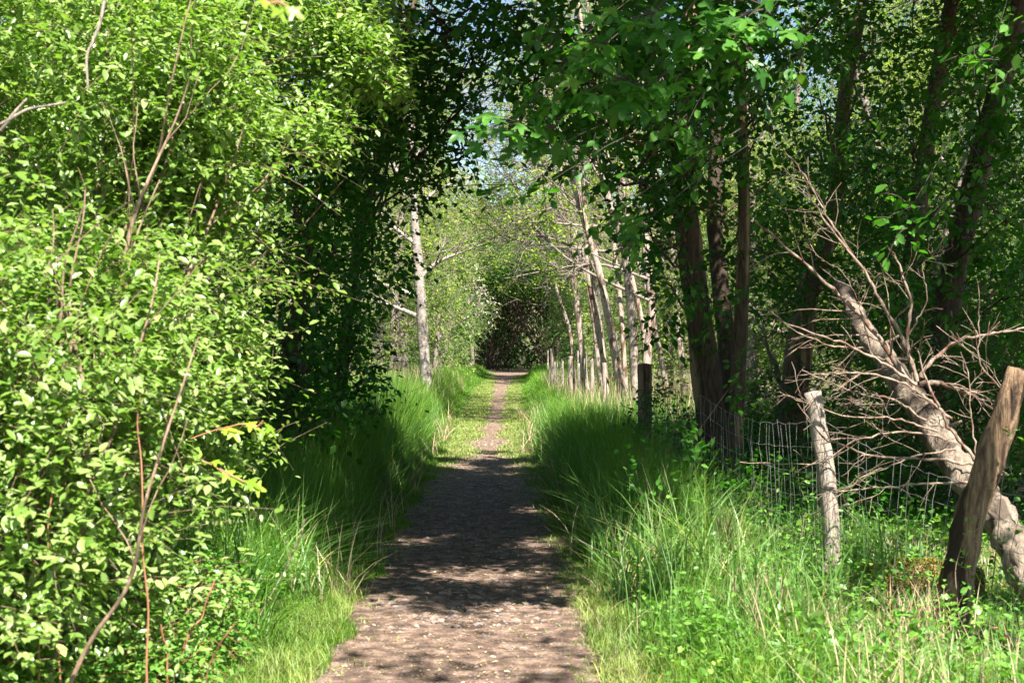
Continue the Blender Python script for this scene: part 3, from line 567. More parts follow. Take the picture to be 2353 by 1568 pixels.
Lh, _ = shoots(rng, O, rng.normal(size=O.shape), np.full(len(O), .4), 6, .12, 1.1, .3, .6); bl.append(Lh)
leaves('crown', cat(bl), M['syc'], t, T_LOB)
tw = np.array(tw); Rr = np.tile(np.linspace(.006, .0018, 9), (len(tw), 1)); tube_obj('limbs', [(tw, Rr, 5)], M['b_dtwig'], t)
# near hanging sprays with broad oval leaves
t = thing('elm_tree', 'elm whose drooping sprays of toothed oval leaves hang before the pale trunks', 'tree', (2.6, 9.5, 0))
tp = np.array([(4.6, 10.5, -.1), (4.6, 10.4, 3), (4.4, 10.2, 6), (4.0, 10, 9)]); trunk('trunk', tp, [.13, .11, .09, .05], M['b_dark'], t, rng)
Ls, tws = [], []
for (x, y, d, n, rx, ry) in ((1470, 520, 8.2, 7, 30, 50), (1400, 500, 8.4, 3, 25, 40), (1240, 430, 8.6, 4, 40, 50), (1170, 400, 8.8, 3, 30, 40), (1330, 90, 8.0, 24, 90, 80), (1260, 210, 8.4, 14, 60, 60), (1360, 330, 9.0, 14, 70, 60), (1560, 250, 9, 24, 60, 110), (1630, 330, 9.2, 12, 50, 80), (1460, 480, 9.5, 8, 50, 80), (1800, 170, 9, 12, 60, 60), (2080, 500, 9.5, 10, 60, 60), (2280, 120, 9, 12, 60, 60), (1720, 880, 14, 16, 60, 60), (1590, 1010, 12, 16, 70, 50), (1660, 700, 14.5, 14, 60, 80), (1850, 1100, 13, 14, 80, 60), (2100, 640, 13, 16, 90, 80), (2200, 420, 12.5, 16, 80, 80), (1960, 350, 13, 14, 70, 90), (1780, 420, 12, 14, 50, 90), (1560, 640, 13, 10, 40, 60), (1470, 1040, 9.6, 0, 1, 1)):
    if n == 0: continue
    c = P3(x, y, d); O = c+rng.normal(0, .5, (n, 3))*np.array([rx*d/F, .3, ry*d/F]); Dv = rng.normal(0, .5, (n, 3))+[-.5, -.1, -.35]
    L, tw_ = shoots(rng, O, Dv, rng.uniform(.12, .28, n), 5, .085, .62, .5, .5); Ls.append(L); tws.append(tw_)
    a = tp[2]+(tp[1]-tp[2])*(.5 if y > 350 else 0)
    tws.append(np.array([[c+(a-c)*.22+[0, .1, .16], c+(a-c)*.1+[0, 0, .1], c]]))
leaves('crown', cat(Ls), M['syc'], t, T_NEAR)
tw = np.concatenate(tws); tube_obj('limbs', [(tw, np.array([1, .7, .4])[None]*.0035*np.ones((len(tw), 1)), 4)], M['b_dtwig'], t)
# --- left shaded trees
p = base_at(scr([(655, 1090), (668, 880), (690, 650), (735, 450), (760, 200)], 14)); p = top(p, 8.5, .3)
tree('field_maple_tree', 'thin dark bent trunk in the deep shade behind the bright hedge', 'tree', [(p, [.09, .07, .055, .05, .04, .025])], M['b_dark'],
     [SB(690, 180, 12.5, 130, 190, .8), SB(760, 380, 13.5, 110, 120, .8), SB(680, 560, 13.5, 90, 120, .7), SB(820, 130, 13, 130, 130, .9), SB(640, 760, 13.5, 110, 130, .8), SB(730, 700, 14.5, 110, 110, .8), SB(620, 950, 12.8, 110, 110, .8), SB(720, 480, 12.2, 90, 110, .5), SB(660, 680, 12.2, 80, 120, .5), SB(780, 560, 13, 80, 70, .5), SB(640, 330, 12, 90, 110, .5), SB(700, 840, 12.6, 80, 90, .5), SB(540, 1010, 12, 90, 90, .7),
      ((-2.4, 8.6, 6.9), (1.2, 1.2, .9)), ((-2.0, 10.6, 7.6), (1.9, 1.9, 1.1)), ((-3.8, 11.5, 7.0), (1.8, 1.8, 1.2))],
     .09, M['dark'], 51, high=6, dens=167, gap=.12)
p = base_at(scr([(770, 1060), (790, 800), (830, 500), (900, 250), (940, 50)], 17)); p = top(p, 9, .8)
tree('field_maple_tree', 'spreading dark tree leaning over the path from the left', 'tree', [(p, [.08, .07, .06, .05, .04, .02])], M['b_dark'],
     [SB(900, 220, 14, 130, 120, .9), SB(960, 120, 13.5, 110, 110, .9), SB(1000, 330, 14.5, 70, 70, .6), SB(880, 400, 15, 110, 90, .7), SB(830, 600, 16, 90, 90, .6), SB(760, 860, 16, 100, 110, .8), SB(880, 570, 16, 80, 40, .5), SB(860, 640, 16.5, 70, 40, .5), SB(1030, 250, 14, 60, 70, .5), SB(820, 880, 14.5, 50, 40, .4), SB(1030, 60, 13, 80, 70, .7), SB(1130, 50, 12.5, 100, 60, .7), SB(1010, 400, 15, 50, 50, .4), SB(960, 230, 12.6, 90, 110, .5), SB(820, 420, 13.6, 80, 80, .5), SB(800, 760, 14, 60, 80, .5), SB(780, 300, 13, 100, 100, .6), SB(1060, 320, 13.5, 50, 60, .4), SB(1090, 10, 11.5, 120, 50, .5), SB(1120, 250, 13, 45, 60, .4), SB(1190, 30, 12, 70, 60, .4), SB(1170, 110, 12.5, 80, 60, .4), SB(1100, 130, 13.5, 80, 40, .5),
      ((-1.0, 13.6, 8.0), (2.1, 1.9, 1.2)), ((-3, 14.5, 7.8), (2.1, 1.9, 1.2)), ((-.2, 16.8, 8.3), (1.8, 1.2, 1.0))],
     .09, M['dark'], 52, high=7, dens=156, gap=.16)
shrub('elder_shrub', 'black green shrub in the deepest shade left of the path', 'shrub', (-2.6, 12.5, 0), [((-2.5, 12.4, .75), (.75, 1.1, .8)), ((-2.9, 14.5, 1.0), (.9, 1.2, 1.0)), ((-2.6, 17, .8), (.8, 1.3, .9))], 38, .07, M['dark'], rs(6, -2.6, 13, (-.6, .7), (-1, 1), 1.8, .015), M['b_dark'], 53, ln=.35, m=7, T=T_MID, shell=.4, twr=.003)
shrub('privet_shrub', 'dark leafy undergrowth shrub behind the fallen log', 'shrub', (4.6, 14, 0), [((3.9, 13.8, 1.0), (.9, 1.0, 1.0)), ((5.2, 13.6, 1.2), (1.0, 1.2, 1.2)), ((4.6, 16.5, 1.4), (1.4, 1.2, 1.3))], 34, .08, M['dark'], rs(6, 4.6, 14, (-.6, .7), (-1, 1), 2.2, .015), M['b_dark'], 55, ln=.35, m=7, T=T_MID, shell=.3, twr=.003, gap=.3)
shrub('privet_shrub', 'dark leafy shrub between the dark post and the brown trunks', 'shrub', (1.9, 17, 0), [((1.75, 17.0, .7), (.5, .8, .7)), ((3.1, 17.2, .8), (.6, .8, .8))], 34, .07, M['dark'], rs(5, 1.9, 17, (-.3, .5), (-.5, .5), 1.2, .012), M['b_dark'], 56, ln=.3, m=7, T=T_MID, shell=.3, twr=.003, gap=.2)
# big trees further back on both sides and overhead that keep the band of shade
tree('shade_tree', 'broad dark crown closing the gap behind the left trees', 'tree', [(np.array([(-5.2, 17, -.1), (-5.1, 17, 4), (-4.8, 17, 9)]), [.2, .17, .07])], M['b_dark'],
     [((-4.8, 16, 3.0), (1.4, 1.3, 1.6)), ((-4.6, 17, 5.6), (1.8, 1.5, 1.4)), ((-5, 14, 5.0), (1.6, 1.5, 1.6)), ((-4.6, 14, 1.6), (1.2, 1.5, 1.2)), ((-5.5, 17, 8), (2.2, 2.2, 1.4))], .085, M['dark'], 54, dens=80, gap=.05)

# --- pale trunks beyond the fence
rp = np.random.default_rng(61)
def pale(pts, d, wd, seed, label, lean_top=(-.8, 0), zt=12.5, lim=True, leafn=1.0):
    """a pale barked tree: trunk, bare limbs, small young leaves at their ends"""
    rng = np.random.default_rng(seed); p = base_at(scr(pts, d)); p = np.vstack([p, p[-1]+[lean_top[0], lean_top[1], zt-p[-1][2]]])
    n = len(p); wd = wd*.86; rad = np.linspace(w(wd, d)*1.15, w(wd, d)*.62, n-1).tolist()+[.03]
    t = thing('alder_tree', label, 'tree', (p[0][0], p[0][1], max(0., float(gz(p[0][0], p[0][1])))), 'pale barked trees along the far fence')
    trunk('trunk', p, rad, M['b_pale'], t, rng, 12, 40, .10)
    q = resample(np.column_stack([p, rad]), 12)
    K, R = kids(rng, q[None, :, :3], q[None, :, 3], 12, 9, .28, .97, 1.05, .30, .30, .10, .16, (-.45, -.1, 0))
    K2, R2 = kids(rng, K, R, 6, 7, .2, 1, .75, .5, .5, .05, .16); K3, R3 = kids(rng, K2, R2, 5, 5, .15, 1, .7, .5, .6, .05, .18)
    tube_obj('limbs', [(K, R, 6), (K2, np.maximum(R2, .006), 4), (K3, np.maximum(R3, .005), 3)], M['b_twig'], t)
    O = K3[:, 3]; k = rng.random(len(O)) < leafn; O = O[k]; L, _ = shoots(rng, O, nrm(K3[k][:, 4]-K3[k][:, 3])+rng.normal(0, .3, O.shape), np.full(len(O), .34), 7, .085, .7, .1, .9)
    leaves('crown', L, M['yel'], t, T_FAR)
    return t
pale([(1465, 930), (1450, 720), (1435, 560), (1385, 430), (1370, 300)], 33, 27, 62, 'stout pale trunk nearest the dark fence post')
pale([(1440, 930), (1400, 740), (1372, 600), (1330, 470), (1300, 350)], 34, 25, 63, 'pale trunk leaning left toward the path, second from the dark post')
pale([(1440, 920), (1430, 760), (1420, 640), (1400, 480), (1395, 300)], 36, 16, 64, 'slim pale trunk squeezed between two stout leaning ones')
pale([(1400, 910), (1378, 760), (1350, 640), (1345, 500), (1335, 300)], 37, 19, 65, 'straight grey pink trunk in the middle of the pale row')
pale([(1350, 900), (1335, 790), (1318, 640), (1310, 560), (1290, 400)], 40, 20, 66, 'pale trunk with flaky bark toward the left end of the row')
pale([(1325, 900), (1310, 760), (1270, 640), (1245, 560), (1215, 480)], 41, 11, 67, 'thin crooked pale trunk leftmost of the row', (-1.6, 0), 8.5)
pale([(1385, 905), (1365, 740), (1340, 600), (1335, 480), (1325, 330)], 44, 15, 68, 'faint slender trunk behind the middle of the pale row')
pale([(1490, 910), (1480, 760), (1440, 590), (1440, 430), (1460, 300)], 38, 17, 69, 'pale trunk just behind the top of the dark post')
pale([(1540, 940), (1510, 780), (1480, 640), (1450, 560), (1430, 400)], 42, 16, 70, 'pale slanting trunk right of the dark post, partly behind leaves')
pale([(1575, 935), (1560, 780), (1545, 600), (1550, 400)], 45, 22, 71, 'pale trunk seen between the dark post and the brown trunk')
# --- grey tree left of the path
rng = np.random.default_rng(72); p = base_at(scr([(985, 930), (978, 860), (968, 720), (960, 600), (950, 480), (945, 360), (935, 200)], 40)); p = top(p, 13, -.2)
t = thing('ash_tree', 'upright grey trunk with white lichen and low side boughs left of the path', 'tree', (p[0][0], 40, .3))
trunk('trunk', p, [w(38, 40), w(32, 40), w(29, 40), w(27, 40), w(20, 40), w(17, 40), w(13, 40), .04], M['b_grey'], t, rng, 16, 50, .08)
lm = [scr([(955, 725), (900, 700), (850, 690), (800, 660)], 39.5), scr([(950, 680), (910, 660), (860, 650), (790, 630)], 39.5), scr([(965, 640), (1000, 600), (1060, 580), (1110, 560)], 40), scr([(955, 560), (900, 520), (860, 470)], 40), scr([(950, 500), (990, 440), (1040, 420), (1100, 400)], 40), scr([(948, 430), (900, 380), (850, 350)], 40), scr([(945, 380), (980, 320), (1040, 290)], 40)]
lm = np.array([resample(l, 9) for l in lm]); Rl = np.tile(np.linspace(.07, .02, 9), (len(lm), 1))
K, R = kids(rng, lm, Rl, 9, 7, .2, 1, .8, .45, .5, .1, .15); K2, R2 = kids(rng, K, R, 6, 5, .15, 1, .7, .5, .5, .1, .15)
tube_obj('limbs', [(lm, Rl, 7), (K, R, 5), (K2, np.maximum(R2, .005), 3)], M['b_grey'], t)
O = K2[:, 3]; L, _ = shoots(rng, O, rng.normal(size=O.shape), np.full(len(O), .3), 4, .075, .6, .2, .5); leaves('crown', L, M['yel'], t, T_FAR)

# --- background trees and thickets
rb = np.random.default_rng(80)
def back_tree(x, d, h, wd, mat, label, seed, group, z0=.3, dens=None, name='woodland_tree', bark='b_twig', leaf=None, twigs=2500, gap=.30):
    rng = np.random.default_rng(seed); g = float(gz(np.clip(x, -20, 20), d)); lf = leaf or max(.08, d*.0021)
    tr = np.array([(x, d, g-.1), (x+rng.normal(0, .2), d, g+h*.4), (x+rng.normal(0, .5), d, g+h*.92)])
    nb = max(5, int(h*wd/3.2)); bl = []
    for i in range(nb):
        z = g+z0+(h-z0)*(i+.5)/nb; ww = wd*(.55+.45*math.sin(pi*min(1, (i+.8)/nb))); a = rng.random()*2*pi
        bl.append(((x+math.cos(a)*ww*.45, d+math.sin(a)*ww*.4, z), (ww*.55*rng.uniform(.8, 1.2), ww*.5, max(.7, h/nb*.9)*rng.uniform(.8, 1.3))))
    tot = sum(4.19*b[1][0]*b[1][1]*b[1][2] for b in bl)
    dn = dens or min(90, .10/lf**2*6.5/max(1, wd*.6))
    return tree(name, label, 'tree', [(tr, [.05+.012*h, .04+.008*h, .03])], M[bark], bl, lf, M[mat], seed, dens=dn, ln=lf*5, m=6, T=T_FAR, group=group, shade=False, twr=.004+.00008*d, shell=.45, gap=gap, asp=.6, tilt=.6, extra=1, maxtw=twigs, limbr=.04)
k = 0
WH = ['sunlit bushy tree left of the grey trunk', 'bright green tree at the left beyond the shade', 'tall leafy tree behind the grey trunk', 'light green tree between the grey trunk and the dark arch', 'far leafy tree rising on the left above the arch',
      'yellow green tree low behind the left grass', 'leafy tree furthest left in the background', 'pale green crown high on the left background', 'dense sunlit tree left of the dark arch', 'round green tree beside the dark arch on its left', 'high crown behind the left overhanging leaves', 'sunlit tree seen through gaps of the left dark tree']
for (x, d, h, wd, mt), lb in zip([(-5.2, 46, 7, 2.6, 'lit'), (-7.6, 38, 9, 3.2, 'lit'), (-4.6, 55, 13, 3.2, 'yel'), (-3.4, 62, 7, 2.0, 'lit'), (-4.2, 78, 18, 3.8, 'yel'), (-5.4, 34, 3.2, 1.8, 'yel'), (-11, 34, 12, 4, 'lit'), (-8.5, 55, 16, 4, 'yel'), (-3.6, 72, 8, 2.2, 'lit'), (-3.8, 86, 11, 2.6, 'lit'), (-7, 75, 20, 4.5, 'lit'), (-9, 27, 9, 3.2, 'lit')], WH):
    back_tree(x, d, h, wd, mt, lb, 100+k, 'trees of the left background'); k += 1
WR = ['sunlit tree behind the pale trunks', 'yellow green tree between the brown trunks and the pale row', 'bright tree glimpsed behind the brown trunks', 'sunlit tree behind the leaning brown trunk', 'pale green tree seen behind the dead branches', 'bright crown in the gaps at the upper right', 'sunlit tree at the far right edge of the wood',
      'tall twiggy tree above the pale row', 'far tree right of the dark arch', 'low bright thicket tree behind the dark post', 'bright green tree behind the slanting dark trunk', 'high pale crown between the dark trunks', 'leafy tree closing the view above the arch on the right']
for (x, d, h, wd, mt), lb in zip([(5.5, 50, 12, 3.2, 'yel'), (6.2, 38, 9, 2.6, 'yel'), (7.5, 31, 10, 2.8, 'yel'), (9.6, 32, 11, 3, 'yel'), (10, 26, 7, 2.8, 'lit'), (12.5, 30, 12, 3.4, 'yel'), (12, 25, 5, 3, 'yel'), (4.6, 64, 17, 3.6, 'yel'), (3.6, 76, 9, 2.4, 'lit'), (3.9, 46, 2.6, 1.6, 'yel'), (14.5, 34, 12, 3.2, 'yel'), (11, 38, 14, 3.6, 'lit'), (4.0, 88, 13, 3.0, 'lit')], WR):
    back_tree(x, d, h, wd, mt, lb, 130+k, 'trees of the right background', gap=.45); k += 1
for (x, d, h, wd, mt, lb) in [(4.2, 24, 2.6, 1.3, 'lit', 'low sunlit bush between the brown trunks and the fence'), (6.6, 23, 5.5, 1.8, 'thick', 'dim leafy bush behind the leaning brown trunk'), (9.2, 24, 9, 2.6, 'thick', 'dim tree behind the dark slanting trunks'), (7.2, 27, 9.5, 2.4, 'yel', 'glowing tree right behind the clump of brown trunks'),
        (11.0, 22, 3.0, 2.4, 'thick', 'dim bush low at the right edge'), (5.0, 30, 9.0, 2.0, 'yel', 'young tree just right of the pale row'), (8.6, 44, 14, 4, 'lit', 'tall tree far behind the brown trunks'), (14, 46, 16, 5, 'lit', 'tall tree far behind the right corner'), (5.2, 58, 6, 2.4, 'lit', 'leafy tree low behind the pale row')]:
    back_tree(x, d, h, wd, mt, lb, 210+k, 'trees of the right background', gap=.3); k += 1
for (x, d, h, wd, mt, lb) in [(-6.6, 30, 6, 2.2, 'lit', 'sunlit tree in the gap right of the left dark trunks'), (-5.6, 40, 5, 2, 'yel', 'small bright tree left behind the grey trunk'), (-12, 45, 16, 5, 'lit', 'tall wood edge tree far left'), (-6.2, 66, 17, 3.6, 'lit', 'tall crown between the grey trunk and the sky gap'), (-3.3, 66, 3.5, 1.6, 'yel', 'low bright bush behind the left bank')]:
    back_tree(x, d, h, wd, mt, lb, 210+k, 'trees of the left background', gap=.3); k += 1
for (x, d, h, wd, z0, mt, lb) in [(-4.6, 60, 17, 3.4, 7.5, 'lit', 'high airy crown left of the sky gap'), (4.2, 68, 20, 4.0, 8.5, 'yel', 'high airy crown right of the sky gap')]:
    back_tree(x, d, h, wd, mt, lb, 210+k, 'high crowns over the path', z0=z0, gap=.45, dens=16); k += 1
# trees arching over the dark end of the path
for (x, d, h, wd, mt, z0, lb) in [(-3.3, 87, 6.5, 1.9, 'thick', .3, 'dark green thicket tree forming the left jamb of the arch'), (3.9, 88, 7, 1.9, 'thick', .3, 'dark green thicket tree forming the right jamb of the arch'),
        (-1.6, 114, 8, 3.0, 'thick', .2, 'black thicket at the far left end of the path'), (3.6, 115, 8, 3.4, 'thick', .2, 'black thicket at the far right end of the path'), (-2.6, 112, 12, 3.4, 'lit', 7, 'green tree rising behind the left side of the arch'), (3.6, 112, 13, 3.6, 'lit', 7, 'green tree rising behind the right side of the arch'), (-4.2, 96, 7, 2.0, 'thick', .2, 'dark thicket tree behind the left jamb'), (5.2, 97, 7, 2.0, 'thick', .2, 'dark thicket tree behind the right jamb')]:
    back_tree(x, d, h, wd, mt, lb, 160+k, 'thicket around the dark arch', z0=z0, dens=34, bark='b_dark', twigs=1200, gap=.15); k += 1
back_tree(-2.3, 84, 5.6, 1.5, 'haw', 'hawthorn with whitish blossom above the left of the arch', 190, 'thicket around the dark arch', z0=3.2, dens=9); k += 1
# dark interior of the arch: crowns overhead and thin radiating stems
rng = np.random.default_rng(200)
t = thing('hazel_thicket', 'thin dark stems fanning out inside the dark arch', 'thicket', (.5, 96, .75))
K = []
for _ in range(60):
    x0 = rng.choice([-1.6, 2.6])+rng.normal(0, .5); a = np.array([x0, 100+rng.normal(0, 3), .6]); b = np.array([x0+rng.normal(0, 1.6)-(x0-.4)*.7, a[1]+rng.normal(0, 1), rng.uniform(5, 7.5)]); K.append(curve_pts(rng, a, b, 7, .05, .03))
for j, kk in enumerate(K): trunk('stem', kk, np.linspace(.05, .02, 7), M['b_dark'], t, rng, 6, 8, .05, cap=False)
O, u = blob_pts(rng, (.5, 101, 8.3), (5.4, 16, 1.9), 12000, .2, 0); L, _ = shoots(rng, O, u+rng.normal(0, .6, O.shape), np.full(len(O), .9), 6, .21, .65, .2, .9)  # deep flat crown, shaped to keep the inside of the arch in shade
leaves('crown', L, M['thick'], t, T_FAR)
# twiggy, barely leafed crowns over the middle of the path
t = thing('bare_tree', 'leafless twiggy tree whose grey boughs arch over the path', 'tree', (3.4, 48, .3))
p = np.array([(3.2, 48, .2), (2.9, 48, 3), (2.2, 48, 5.6), (1.0, 48, 8.5), (0, 48, 11)]); trunk('trunk', p, [.15, .13, .11, .07, .03], M['b_grey'], t, rng)
q = resample(p, 10); K, R = kids(rng, q[None], np.linspace(.12, .05, 10)[None], 22, 9, .25, 1, .95, .5, .45, .05, .14, (-.5, 0, .05))
K2, R2 = kids(rng, K, R, 8, 7, .15, 1, .7, .5, .5, 0, .15); K3, R3 = kids(rng, K2, R2, 5, 5, .15, 1, .7, .5, .6, 0, .15)
tube_obj('limbs', [(K, R, 6), (K2, np.maximum(R2, .009), 4), (K3, np.maximum(R3, .007), 3)], M['b_twig'], t)
O = K3[rng.random(len(K3)) < .8][:, 4]; L, _ = shoots(rng, O, rng.normal(size=O.shape), np.full(len(O), .3), 5, .09, .7, .1, .5); leaves('crown', L, M['yel'], t, T_FAR)
# two bare boughs seen in front of it
t = thing('bare_tree', 'bare tree sending two long grey boughs left above the far path', 'tree', (3.0, 36, .2))
p = base_at(scr([(1470, 930), (1500, 700), (1480, 560), (1520, 300)], 36)); trunk('trunk', top(p, 10), [.12, .11, .10, .09, .03], M['b_pale'], t, rng)
lm = [scr([(1490, 690), (1400, 650), (1300, 600), (1210, 500), (1120, 470)], 35.5), scr([(1480, 560), (1360, 590), (1240, 530), (1120, 545), (1040, 575)], 35.5), scr([(1485, 640), (1380, 600), (1260, 620), (1160, 640)], 35.5), scr([(1480, 520), (1340, 520), (1220, 505), (1110, 525)], 35.2), scr([(1500, 420), (1380, 380), (1260, 370), (1150, 410)], 35)]
lm = np.array([resample(l, 11) for l in lm]); Rl = np.tile(np.linspace(.05, .012, 11), (len(lm), 1)); K, R = kids(rng, lm, Rl, 16, 7, .25, 1, .7, .35, .5, .06, .15); K2, R2 = kids(rng, K, R, 7, 5, .15, 1, .7, .5, .6, .05, .15)
tube_obj('limbs', [(lm, Rl, 6), (K, R, 4), (K2, np.maximum(R2, .005), 3)], M['b_twig'], t)
O = K2[rng.random(len(K2)) < .5][:, 4]; L, _ = shoots(rng, O, rng.normal(size=O.shape), np.full(len(O), .25), 5, .075, .7, .1, .9); leaves('crown', L, M['yel'], t, T_FAR)
# far wood beyond everything
rng = np.random.default_rng(230); n = 150000
x = rng.uniform(-70, 70, n); d = rng.uniform(112, 150, n)-np.abs(x)*.75; d = np.where(np.abs(x) < 6, np.maximum(d, 118), d); z = rng.random(n)**.9*20*(.85+.25*np.sin(x*.35+1)+.12*np.sin(x*1.3)+.1*np.sin(x*3.1)); kk = ~((np.abs(x+1.5) < 3.0) & (z > 17)); x, d, z = x[kk], d[kk], z[kk]; n = len(x)
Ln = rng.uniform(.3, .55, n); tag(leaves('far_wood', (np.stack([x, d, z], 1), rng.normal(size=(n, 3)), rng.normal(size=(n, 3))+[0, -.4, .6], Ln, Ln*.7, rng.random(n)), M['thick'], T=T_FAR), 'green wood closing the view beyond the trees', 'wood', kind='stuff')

# ------------------------------------------------------------------ fence
rf = np.random.default_rng(300)
t = thing('wire_fence', 'sagging wire netting fence on old round posts right of the path', 'fence', (2.25, 10.1, 0))
def post(pts, rad, mat, label, k=12, rough=.08, slant=.03, n=26):
    o = trunk('post', pts, rad, M[mat], t, rf, k, n, rough); o['label'] = label; return o
pb_, pt_ = np.array([2.25, 10.1, -.15]), P3(1866, 900, 10.1)
post(np.array([pb_, [2.27, 10.1, .35], [2.23, 10.1, .8], pt_]), [.066, .062, .066, .060], 'b_post', 'sun bleached pale post with a crooked shaft')
lb_, lt_ = np.array([2.42, 8.1, -.15]), P3(2345, 850, 8.0)
post(np.array([lb_, [2.47, 8.1, .1], [2.58, 8.1, .6], [2.72, 8.05, 1.1], lt_]), [.10, .10, .085, .078, .070], 'b_rot', 'thick rotten brown post leaning to the right', 16, .22)
dp = P3(1481, 836, 19)
post(np.array([[dp[0]-.01, 19, -.1], [dp[0], 19, .8], dp]), [.098, .096, .096], 'b_brown', 'dark square topped post in the shade')
far_posts = [(1388, 833, 30, 10), (1311, 818, 40, 11), (1360, 828, 34, 9), (1268, 800, 50, 9)]
for x, y, d_, w_ in far_posts:
    q = P3(x, y, d_); post(np.array([[q[0]+.02, d_, gz(q[0], d_)-.1], [q[0], d_, (q[2]+gz(q[0], d_))/2], q]), [w(w_, d_)*1.1]*3, 'b_post', None) if False else trunk('post', np.array([[q[0]+.02, d_, gz(q[0], d_)-.1], [q[0], d_, (q[2]+float(gz(q[0], d_)))/2], q]), [w(w_, d_)*1.1]*3, M['b_post'], t, rf, 10, 16, .08)
# netting spans: strands and stays, sagging between posts
def span(a_top, a_bot, b_top, b_bot, nst, sag=.05, ns=26, wob=.008):
    sets = []; hs = np.linspace(0, 1, 7); rows = []
    for h in hs:
        a = a_bot+(a_top-a_bot)*h; b = b_bot+(b_top-b_bot)*h; tt = np.linspace(0, 1, ns)[:, None]
        q = a+(b-a)*tt; q[:, 2] -= sag*np.sin(tt[:, 0]*pi)*(1+.3*h); q += rf.normal(0, wob, q.shape)*np.sin(tt*pi); rows.append(q)
    rows = np.array(rows); sets.append((rows, np.full(rows.shape[:2], .0014), 4))
    st = []
    for u in np.linspace(.02, .98, nst):
        f = u*(ns-1); i = min(int(f), ns-2); col = rows[:, i]*(1-(f-i))+rows[:, i+1]*(f-i); col = col+np.cumsum(rf.normal(0, .006, col.shape), 0); st.append(col)
    st = np.array(st); sets.append((st, np.full(st.shape[:2], .0011), 4)); return tube_obj('netting', sets, M['wire'], t)
f0t, f0b = P3(1610, 908, 15.2), np.array([2.03, 15.2, .12])
span(f0t, f0b, np.array([2.20, 10.05, 1.17]), np.array([2.26, 10.05, .05]), 30, .10)
span(np.array([2.20, 10.05, 1.17]), np.array([2.26, 10.05, .05]), np.array([2.66, 8.0, .88]), np.array([2.48, 8.0, -.02]), 14, .05)
span(np.array([2.66, 8.0, .88]), np.array([2.48, 8.0, -.02]), np.array([3.5, 6.2, .80]), np.array([3.4, 6.2, -.02]), 12, .03)
dpx = np.array([dp[0], 18.9, 1.2]); span(np.array([dp[0], 18.9, 1.3]), np.array([dp[0], 18.9, .3]), f0t, f0b, 20, .08)
# row of grey stakes far along the fence
t = thing('stake_fence', 'row of weathered grey stakes along the far end of the fence', 'fence', (1.9, 44, .3))
for i in range(17):
    x = 1262+i*6.2+rf.normal(0, 2.5); d_ = 50-i*.8; y = 826-rf.uniform(-10, 28); q = P3(x, y, d_); g = float(gz(q[0], d_))
    trunk('stake', np.array([[q[0]+rf.normal(.03, .05), d_, g-.1], [q[0], d_, (g+q[2])/2], q]), np.array([.032, .027, .02])*rf.uniform(.6, 1.1), M['b_grey'], t, rf, 7, 10, .1)
# ------------------------------------------------------------------ fallen tree
rl = np.random.default_rng(320)
t = thing('fallen_tree', 'fallen tree with a bare pale log and bleached dead branches behind the fence', 'fallen tree', (3.1, 9.6, 0))
lp = np.array([P3(1930, 650, 11.8), P3(1975, 745, 11.3), P3(2050, 850, 10.7), P3(2120, 950, 10.2), P3(2200, 1070, 9.7), P3(2290, 1170, 9.2), P3(2345, 1290, 8.8), P3(2430, 1430, 8.4)])
trunk('log', lp[::-1], [.10, .115, .10, .105, .098, .09, .07, .045], M['b_log'], t, rl, 24, 90, .30)
for k_ in range(9):
    u = rl.uniform(.15, .95); q = resample(lp, 30)[int(u*29)]; dv = nrm(rl.normal(size=3)*[1, .8, 1]+[0, -.5, .4]); L_ = rl.uniform(.14, .26)
    trunk('branch_stub', np.array([q, q+dv*L_*.6, q+dv*L_+[0, 0, .01]]), [.022, .014, .008], M['b_log'], t, rl, 8, 8, .2)
lines = [([(2105, 900), (2000, 750), (1900, 650), (1735, 505)], .020, 10), ([(2108, 860), (2070, 770), (1980, 610), (1880, 480), (1850, 430)], .016, 10.4), ([(1990, 620), (1935, 560), (1880, 470), (1830, 380), (1768, 308)], .010, 10.6),
 ([(2110, 870), (2135, 830), (2200, 780), (2290, 765), (2380, 755)], .016, 9.8), ([(2105, 880), (2085, 780), (2090, 690), (2060, 590), (2040, 560)], .016, 9.9), ([(2100, 890), (2010, 820), (1930, 780), (1780, 740)], .012, 9.7),
 ([(2180, 960), (2080, 880), (2000, 860), (1850, 855)], .011, 9.5), ([(2240, 1070), (2150, 1055), (2000, 1050), (1900, 1010), (1835, 935)], .010, 9.2), ([(2230, 1110), (2100, 1115), (1930, 1130), (1840, 1110)], .009, 9.3),
 ([(2110, 880), (2160, 880), (2230, 910), (2290, 950)], .022, 10.2), ([(2130, 960), (2050, 920), (1960, 900), (1850, 850)], .009, 9.6), ([(2170, 1010), (2080, 990), (1960, 1010), (1880, 1060), (1700, 1060)], .008, 9.6),
 ([(2150, 1000), (2060, 960), (1950, 960), (1790, 900)], .008, 9.8), ([(2250, 1060), (2180, 980), (2120, 870), (2105, 800)], .014, 9.3), ([(2190, 1030), (2090, 1050), (1990, 1090), (1900, 1150)], .007, 9.5), ([(2240, 1080), (2230, 960), (2220, 860), (2200, 800)], .007, 9.4),
 ([(2050, 830), (1990, 800), (1900, 790), (1810, 750), (1755, 700)], .008, 10.0), ([(2340, 930), (2280, 880), (2240, 830), (2250, 700), (2245, 640)], .007, 9.6), ([(2085, 760), (2130, 690), (2120, 600), (2180, 560)], .006, 10), ([(1990, 800), (1970, 690), (1930, 620), (1890, 600)], .006, 10.2)]
